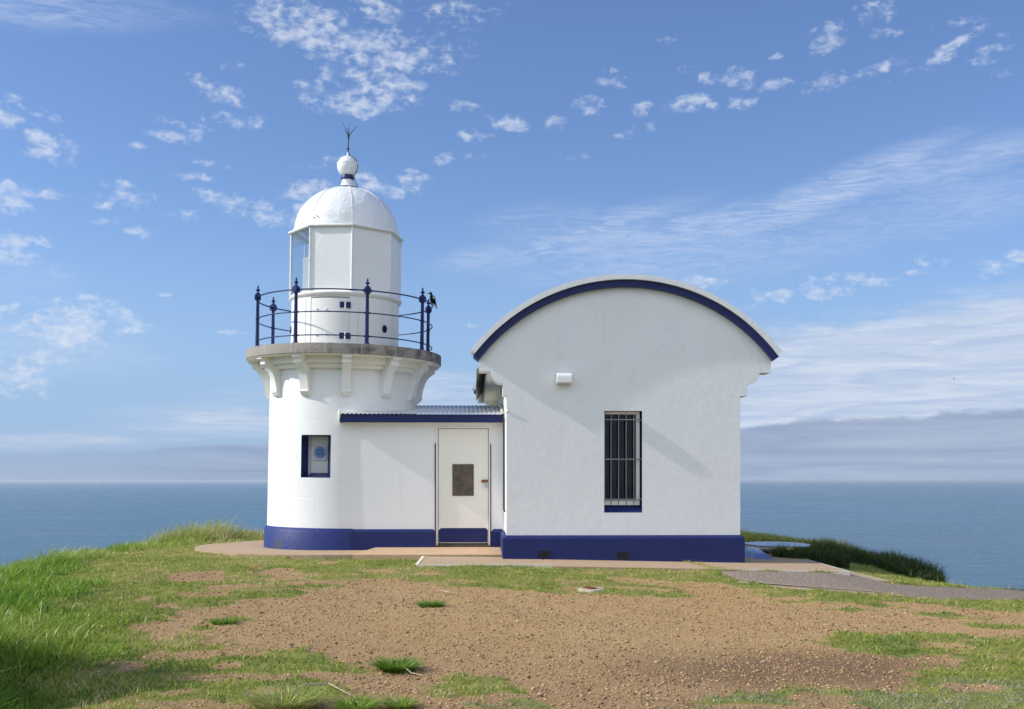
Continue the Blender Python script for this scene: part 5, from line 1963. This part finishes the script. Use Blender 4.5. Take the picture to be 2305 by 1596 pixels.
def blades(name, X, Y, Z, hgt, wid, bend, tint, m, segs=2, azm=None, wind=0.0):
    n = len(X)
    face = rng.uniform(0, 2 * np.pi, n)
    lean = azm if azm is not None else rng.uniform(0, 2 * np.pi, n)
    fx, fy = np.cos(face) * wid / 2, np.sin(face) * wid / 2
    lx, ly = np.cos(lean), np.sin(lean)
    rows = []
    for s in range(segs + 1):
        t = s / segs
        off = bend * hgt * (t ** 1.7)
        zz = Z + hgt * t * (1 - 0.32 * bend * t)
        cx = X + lx * off + wind * hgt * t * t; cy = Y + ly * off
        w = (1 - t) ** 0.7 if s < segs else 0
        if s < segs:
            rows.append(np.stack([cx - fx * w, cy - fy * w, zz], 1))
            rows.append(np.stack([cx + fx * w, cy + fy * w, zz], 1))
        else:
            rows.append(np.stack([cx, cy, zz], 1))
    k = len(rows)
    V = np.stack(rows, 1).reshape(-1, 3)
    base = (np.arange(n) * k)[:, None]
    fl = []
    if segs > 1:
        qd = np.concatenate([base + np.array([[2 * s, 2 * s + 1, 2 * s + 3, 2 * s + 2]]) for s in range(segs - 1)], 0)
        fl.append(qd)
    fl.append(base + np.array([[2 * segs - 2, 2 * segs - 1, 2 * segs]]))
    me = bpy.data.meshes.new(name)
    fast_mesh(me, V, fl)
    a = me.attributes.new('tint', 'FLOAT', 'POINT')
    a.data.foreach_set('value', np.repeat(np.clip(tint, 0, 1), k).astype(np.float32))
    me.materials.append(m)
    o = bpy.data.objects.new(name, me); scene.collection.objects.link(o)
    return o


def gz(X, Y, gmv=None):
    z = terrain(X, Y)
    if gmv is None: gmv = grassmask(X, Y)
    return z + (fbm(X * 6, Y * 6, 61, 3) - 0.35) * 0.06 * gmv


m_lawn = grass_mat('lawn_blades', [(0.0, (0.09, 0.16, 0.02)), (0.3, (0.20, 0.29, 0.035)), (0.6, (0.34, 0.38, 0.06)), (0.82, (0.46, 0.43, 0.12)), (1.0, (0.58, 0.46, 0.24))], 0.55)
m_tall = grass_mat('tall_blades', [(0.0, (0.05, 0.13, 0.012)), (0.35, (0.17, 0.34, 0.03)), (0.65, (0.33, 0.43, 0.05)), (0.85, (0.42, 0.42, 0.13)), (1.0, (0.58, 0.50, 0.28))], 0.4)
m_scrub = grass_mat('scrub_blades', [(0.0, (0.018, 0.036, 0.008)), (0.5, (0.075, 0.115, 0.022)), (0.8, (0.26, 0.28, 0.07)), (1.0, (0.36, 0.36, 0.12))], 0.5)

# view wedge test so blades are only put where some camera near the photograph's would look
def wedge(X, Y, m=1.2):
    return (np.abs(X - Y * 0.033) < 0.50 * Y + m)


NL = 560000
lx = rng.uniform(-13, 13.5, NL); ly = 6.9 + (27 - 6.9) * rng.random(NL) ** 1.35
k1 = wedge(lx, ly)
lx, ly = lx[k1], ly[k1]
gm = grassmask(lx, ly)
ins = inpoly(lx, ly, edge) | (polydist(lx, ly, edge) < 0.8)
near_pv = paved(lx, ly)
keep = (gm > rng.random(len(lx)) * 0.9 + 0.05) & ins & ~near_pv & ~((lx > -2.8) & (lx < 4.3) & (ly > 19) & (ly < 25))
lx, ly, gm = lx[keep], ly[keep], gm[keep]
n = len(lx)
tn = fbm(lx * 1.1, ly * 1.1, 71, 3)
tn2 = fbm(lx * 4.5, ly * 4.5, 72, 3)
h = (0.022 + 0.030 * rng.random(n)) * (0.65 + 0.9 * tn2) * (0.6 + 0.4 * gm)
# greener and longer on the left, yellower in the middle
left = np.clip((-lx - 1.5) / 3, 0, 1) * np.clip((14 - ly) / 4, 0, 1)
h *= 1 + 0.9 * left
tint = 0.50 + (tn - 0.5) * 1.1 + (tn2 - 0.5) * 1.2 + rng.normal(0, 0.2, n) - 0.28 * left + 0.10 * (ly > 14)
dry = np.clip((9.0 - ly) / 1.5, 0, 1) * np.clip((lx - 1.5) / 1.5, 0, 1)
tint = tint + 0.12 * dry
lz = gz(lx, ly, gm) - 0.006
lw = 0.008 + 0.006 * rng.random(n); lb = 0.4 + 0.8 * rng.random(n)
pxs, pys = zip(*[gp(x_, y_) for x_, y_ in [(1000, 1585), (1300, 1590), (1600, 1574), (1900, 1558), (2304, 1530), (2500, 1520)]])
pale = ly + (fbm(lx * 2, ly * 2, 77, 3) - .5) * 0.9 < np.interp(lx, pxs, pys)
pale &= lx > pxs[0]
m_pale = grass_mat('pale_blades', [(0.0, (0.14, 0.19, 0.09)), (0.5, (0.27, 0.33, 0.17)), (1.0, (0.42, 0.40, 0.25))], 0.9)
o = blades('pale_grass', lx[pale], ly[pale], lz[pale], h[pale] * 0.8, lw[pale], lb[pale], tint[pale], m_pale, 2)
tag(o, 'pale grey green grass along the bottom right edge', 'grass', kind='stuff')
kp = ~pale
o = blades('lawn_grass', lx[kp], ly[kp], lz[kp], h[kp], lw[kp], lb[kp], tint[kp], m_lawn, 2)
tag(o, 'short yellow green lawn grass covering the headland', 'grass', kind='stuff')

# tall grass on the left
NT = 230000
tx = rng.uniform(-13, -1.5, NT); ty = 5.5 + (28 - 5.5) * rng.random(NT) ** 1.1
out = polydist(tx, ty, edge)
ins = inpoly(tx, ty, edge)
k1 = (inpoly(tx + (fbm(tx * 1.5, ty * 1.5, 81, 4) - .5) * 2.2 + rng.normal(0, .12, NT), ty + (fbm(tx * 1.5, ty * 1.5, 82, 4) - .5) * 1.6, tall_left) | (~ins & (out < 1.6) & (ty < 24))) & wedge(tx, ty, 3.4) & (tx < -1.9)
tx, ty = tx[k1], ty[k1]
n = len(tx)
cl = np.clip((fbm(tx * 1.15, ty * 1.15, 83, 3) - .5) * 1.7 + .5, 0, 1)
cl2 = fbm(tx * 0.55, ty * 0.55, 84, 2)
edge_in = np.clip(polydist(tx, ty, tall_left) / 0.7, 0, 1) * inpoly(tx, ty, tall_left)
h = (0.09 + 0.19 * rng.random(n)) * (0.25 + 1.55 * cl ** 1.2) * (0.45 + 0.6 * edge_in)
far = np.clip((ty - 15) / 4, 0, 1)
h *= (0.95 + 0.35 * far)
for (bx_, by_, br, ba) in ((205, 1240, 0.55, 0.9), (345, 1216, 0.9, 0.55), (430, 1212, 0.9, 0.35), (520, 1208, 0.8, 0.05), (275, 1232, 0.5, -0.45), (590, 1200, 0.5, -0.8), (70, 1262, 0.9, 0.2)):
    qx, qy = gp(bx_, by_)
    h *= 1 + ba * np.exp(-((tx - qx) ** 2 + ((ty - qy) / 1.6) ** 2) / br ** 2)
corner = np.exp(-(((tx + 3.75) / 0.8) ** 2 + ((ty - 8.3) / 1.0) ** 2))
h *= 1 + 0.15 * corner
outside = np.clip((-tx - (0.46 * ty - 0.1)) / 0.5, 0, 1) * np.clip((9.6 - ty) / 1.2, 0, 1)  # taller unseen grass left of the view, added for the corner shade
h = h * (1 + 0.6 * outside)
tint = 0.34 - 0.32 * corner + (cl - 0.5) * 0.35 + (cl2 - 0.5) * 0.8 + rng.normal(0, 0.17, n) + 0.22 * far + 0.12 * np.clip((ty - 11) / 3, 0, 1)  # corner blades tinted darker: shade put into the colour
wdt = 0.010 + 0.009 * rng.random(n)
o = blades('tall_grass', tx, ty, gz(tx, ty) - 0.02, h, wdt, 0.25 + 0.75 * rng.random(n), tint, m_tall, 4, wind=0.12)
tag(o, 'long rank green grass along the left cliff edge', 'grass', kind='stuff')

# scrub on the right edge
NR = 200000
clump_poly = [(5.1, 19.0), (5.45, 18.55), (6.2, 18.2), (6.5, 19.2), (5.9, 19.45), (5.3, 19.4)]
tx = rng.uniform(3.5, 12, NR); ty = rng.uniform(13.5, 30, NR)
out = polydist(tx, ty, edge); ins = inpoly(tx, ty, edge)
k1 = (inpoly(tx, ty, hedge_poly) | (~ins & (out < 1.1) & (ty > 15.6)) | (ins & (out < 0.5) & (ty > 17.5))) & wedge(tx, ty, 2) & ~inpoly(tx, ty, slab_poly)
bank_poly = P2([(1672, 1222), (1780, 1232), (1850, 1242), (1850, 1226), (1760, 1213), (1672, 1210)])
k1 = (k1 | inpoly(tx, ty, clump_poly) | inpoly(tx, ty, bank_poly)) & (tx < 0.422 * ty + 0.1)
tx, ty = tx[k1], ty[k1]
n = len(tx)
cl = fbm(tx * 1.3, ty * 1.3, 93, 3)
h = (0.14 + 0.18 * rng.random(n)) * (0.35 + 1.4 * np.clip((cl - .5) * 1.8 + .5, 0, 1)) * (1 + 0.25 * (tx < 6.2)) * np.clip((0.45 * ty - tx) * 1.6, 0.25, 1)
h = np.where(inpoly(tx, ty, bank_poly), 0.20 + 0.16 * rng.random(n), h)
h = np.where(inpoly(tx, ty, clump_poly), 0.19 + 0.19 * rng.random(n), h)

tint = 0.55 - 0.34 * np.clip((23.5 - ty) / 2.0, 0, 1) + (cl - 0.5) * 0.6 + rng.normal(0, 0.18, n)  # nearer scrub tinted darker: the building's shade put into the colour
o = blades('edge_scrub', tx, ty, gz(tx, ty) - 0.02, h, 0.011 + 0.010 * rng.random(n), 0.15 + 0.6 * rng.random(n), tint, m_scrub, 3)
tag(o, 'dense dark grassy scrub along the right cliff edge', 'scrub', kind='stuff')

# weeds in the joint of the slabs and along their front edge
tt = rng.random(700)
ja = np.array([x2 - 0.25, 17.45]); jb = np.array([x2 + 0.0, 15.95])
wxx = ja[0] + (jb[0] - ja[0]) * tt + rng.normal(0, .02 + 0.05 * (tt > .6), 700); wyy = ja[1] + (jb[1] - ja[1]) * tt
ex_ = np.concatenate([rng.normal(at(1640, 0, 15.93).x, .18, 160), rng.normal(at(1850, 0, 15.93).x, .12, 120), rng.normal(at(1738, 0, 15.93).x, .1, 90), rng.normal(at(1120, 0, 15.93).x, .3, 120)])
wxx = np.concatenate([wxx, ex_]); wyy = np.concatenate([wyy, np.full(len(ex_), 15.93)])
nw = len(wxx)
o = blades('joint_weeds', wxx, wyy, zs(wxx) - 0.02, 0.03 + 0.05 * rng.random(nw) ** 2 + 0.06 * (rng.random(nw) > .95), np.full(nw, 0.008), 0.3 + 0.8 * rng.random(nw), 0.55 + 0.4 * rng.random(nw), m_lawn, 3)
tag(o, 'thin weeds growing in the joint and along the edge of the concrete slabs', 'weeds', kind='stuff')

# sparse stalks by the right end of the path
NQ = 6000
tx = rng.uniform(6.8, 12, NQ); ty = rng.uniform(13.0, 20.5, NQ)
out = polydist(tx, ty, edge)
k1 = (out < 0.35)
tx, ty = tx[k1], ty[k1]
n = len(tx)
o = blades('dry_stalks', tx, ty, gz(tx, ty) - .01, 0.04 + 0.14 * rng.random(n) ** 2, np.full(n, 0.006), 0.2 + 0.6 * rng.random(n), 0.6 + 0.4 * rng.random(n), m_lawn, 3)
tag(o, 'sparse dry grass stalks on the cliff edge behind the path', 'grass', kind='stuff')


def tuft(x, y, spread_px, n, hh, label, tint0=0.3):
    cx, cy = gp(x, y)
    X1, _ = gp(x + spread_px, y)
    rad = abs(X1 - cx)
    r_ = rad * np.sqrt(rng.random(n)) * 0.55; th = rng.uniform(0, 2 * np.pi, n)
    X = cx + r_ * np.cos(th); Y = cy + r_ * np.sin(th) * 0.8
    Z = terrain(X, Y)
    out = th + rng.normal(0, 0.5, n)
    o = blades('grass_tuft', X - cx, Y - cy, Z - float(Z.mean()), hh * (0.5 + 0.7 * rng.random(n)), 0.007 + 0.005 * rng.random(n), 0.7 + 0.9 * rng.random(n), tint0 + rng.normal(0, 0.2, n), m_tall, 4, azm=out)
    o.location = (cx, cy, float(Z.mean()) - 0.004)
    tag(o, label, 'grass tuft')


tuft(970, 1366, 46, 420, 0.10, 'small flat green grass tuft alone on the dirt below the door', 0.25)
tuft(893, 1508, 66, 900, 0.13, 'larger green grass tuft on the dirt with long spreading blades', 0.28)
tuft(505, 1404, 46, 420, 0.08, 'low green tuft on the left arm of the bare patch', 0.35)
tuft(640, 1596, 110, 1100, 0.15, 'pale dry tuft of long grass at the bottom edge left of centre', 0.78)
tuft(800, 1600, 60, 600, 0.13, 'green tuft of long grass at the bottom edge', 0.5)
tuft(900, 1592, 46, 350, 0.10, 'small pale green tuft cut by the bottom edge', 0.6)

# ================================================================== MAGPIE
aB = R(PH + 86)
leanx = math.sin(R(0.88))
rail_z = ptop + 0.935 + 0.0125
loc_local = Vector((RP * math.sin(aB), -RP * math.cos(aB), rail_z))
bpy.context.view_layer.update()
wpos = tower.matrix_world @ loc_local
bird = empty('magpie', wpos)
tag(bird, 'black and white magpie perched on the blue gallery rail at the right', 'bird')


def loft(mb, spine, segs=12, white=None):
    """spine: (x, z, half width y, half height in plane)"""
    P = [Vector((s[0], 0, s[1])) for s in spine]
    n = len(P); vs = []; fs = []; mi = []
    for i, s in enumerate(spine):
        t = (P[min(i + 1, n - 1)] - P[max(i - 1, 0)]).normalized()
        nrm = Vector((-t.z, 0, t.x))
        for k in range(segs):
            th = 2 * math.pi * k / segs
            vs.append(P[i] + nrm * s[3] * math.cos(th) + Vector((0, 1, 0)) * s[2] * math.sin(th))
    for i in range(n - 1):
        for k in range(segs):
            k2 = (k + 1) % segs
            fs.append((i * segs + k, i * segs + k2, (i + 1) * segs + k2, (i + 1) * segs + k))
    fs.append(tuple(range(segs - 1, -1, -1))); fs.append(tuple((n - 1) * segs + k for k in range(segs)))
    off = len(mb.v)
    mb.v += [tuple(v) for v in vs]
    for f in fs:
        mb.f.append(tuple(i + off for i in f))
        c_ = sum((vs[i] for i in f), Vector()) / len(f)
        mb.m.append(1 if (white and white(c_)) else 0)


mb = MB()
spine = [(-0.060, 0.226, 0.006, 0.007), (-0.052, 0.229, 0.016, 0.017), (-0.038, 0.232, 0.023, 0.024), (-0.024, 0.222, 0.024, 0.026), (-0.015, 0.200, 0.026, 0.028), (-0.010, 0.172, 0.037, 0.038), (-0.004, 0.140, 0.045, 0.045),
         (0.000, 0.105, 0.046, 0.048), (0.010, 0.070, 0.040, 0.042), (0.024, 0.042, 0.028, 0.030), (0.036, 0.018, 0.018, 0.020), (0.050, -0.010, 0.017, 0.011), (0.066, -0.040, 0.018, 0.007), (0.080, -0.066, 0.014, 0.005)]
loft(mb, spine, 14, white=lambda c_: (c_.x > -0.006 and 0.185 < c_.z < 0.222) or (-0.046 < c_.z < 0.045 and c_.x - (0.036 + (0.018 - c_.z) * 0.55) < 0.0))
body = mb.build('magpie_body', [m_feather_b, m_feather_w], bird, smooth=60)
for s in (-1, 1):
    mb = MB()
    pts = [(0.0, 0.185), (0.026, 0.165), (0.045, 0.12), (0.05, 0.08), (0.066, 0.03), (0.088, -0.045)]
    w = [0.012, 0.022, 0.024, 0.02, 0.012, 0.004]
    vs = []; fs = []
    for (x, z), ww in zip(pts, w):
        vs += [(x - ww, s * 0.040 * (1 if z > 0.05 else 0.6), z - ww * .3), (x + ww * .5, s * 0.028, z + ww * .3), (x, s * 0.050 * (1 if z > 0.05 else 0.55), z)]
    for i in range(len(pts) - 1):
        a = 3 * i
        fs += [(a, a + 2, a + 5, a + 3), (a + 2, a + 1, a + 4, a + 5), (a + 1, a, a + 3, a + 4)]
    mb.add(vs, fs)
    mb.m = [1 if i % 3 == 0 and i // 3 == 1 else 0 for i in range(len(fs))]
    mb.build('wing', [m_feather_b, m_feather_w], body, smooth=60)
mb = MB()
mb.tube([(-0.056, 0, 0.227), (-0.085, 0, 0.223), (-0.110, 0, 0.219)], [0.009, 0.006, 0.0015], 8)
mb.build('beak', m_beak, body, smooth=60)
for s in (-1, 1):
    mb = MB()
    mb.tube([(0.018, s * 0.014, 0.055), (0.010, s * 0.014, 0.02), (0.0, s * 0.013, 0.003)], [0.006, 0.0035, 0.003], 6)
    for dy in (-0.008, 0, 0.008):
        mb.tube([(0.0, s * 0.013, 0.004), (-0.014, s * 0.013 + dy, 0.003), (-0.018, s * 0.013 + dy, -0.008)], 0.0025, 5)
    mb.build('leg', m_feather_b, bird, smooth=60)

# distant birds
def far_bird(x, y, dist, label, s=1.0):
    u = (x - CX) / F
    zc = dist
    xc = u * zc
    X = xc * math.cos(PSI) + zc * math.sin(PSI); Y = -xc * math.sin(PSI) + zc * math.cos(PSI)
    Z = HEYE - (y - HOR) * zc / F
    mb = MB()
    mb.tube([(-0.16 * s, 0, 0), (-0.05 * s, 0, 0.01), (0.12 * s, 0, 0), (0.2 * s, 0, 0)], [0.012 * s, 0.045 * s, 0.03 * s, 0.01 * s], 8)
    mb.add([(-0.06 * s, -0.02, 0.02), (0.04 * s, -0.02, 0.02), (0.06 * s, -0.25 * s, 0.1 * s), (0.14 * s, -0.5 * s, 0.03 * s), (-0.02 * s, -0.25 * s, 0.11 * s)], [(0, 1, 2, 4), (4, 2, 3)])
    mb.add([(-0.06 * s, 0.02, 0.02), (0.04 * s, 0.02, 0.02), (0.06 * s, 0.25 * s, 0.1 * s), (0.14 * s, 0.5 * s, 0.03 * s), (-0.02 * s, 0.25 * s, 0.11 * s)], [(0, 1, 2, 4), (4, 2, 3)])
    o = mb.build('seabird', m_feather_b, None, origin=(0, 0, 0))
    o.location = (X, Y, Z); o.rotation_euler = (R(12), R(-15), R(50))
    tag(o, label, 'bird')


far_bird(2147, 853, 150, 'tiny dark bird flying over the sea far to the right of the buildings', 1.4)

# ================================================================== AIR
hb = MB()
hb.box(-45000, 45000, -45000, 45000, -39.5, 8.4)
hm = bpy.data.materials.new('sea_haze'); hm.use_nodes = True
ht = hm.node_tree; ht.nodes.clear()
pv_ = N(ht, 'ShaderNodeVolumePrincipled')
pv_.inputs['Color'].default_value = (0.86, 0.93, 1.0, 1)
pv_.inputs['Density'].default_value = 4.0e-5
pv_.inputs['Anisotropy'].default_value = 0.3
ho = N(ht, 'ShaderNodeOutputMaterial'); ht.links.new(pv_.outputs[0], ho.inputs['Volume'])
o = hb.build('haze', hm)
tag(o, 'thin sea haze', 'haze', kind='stuff')
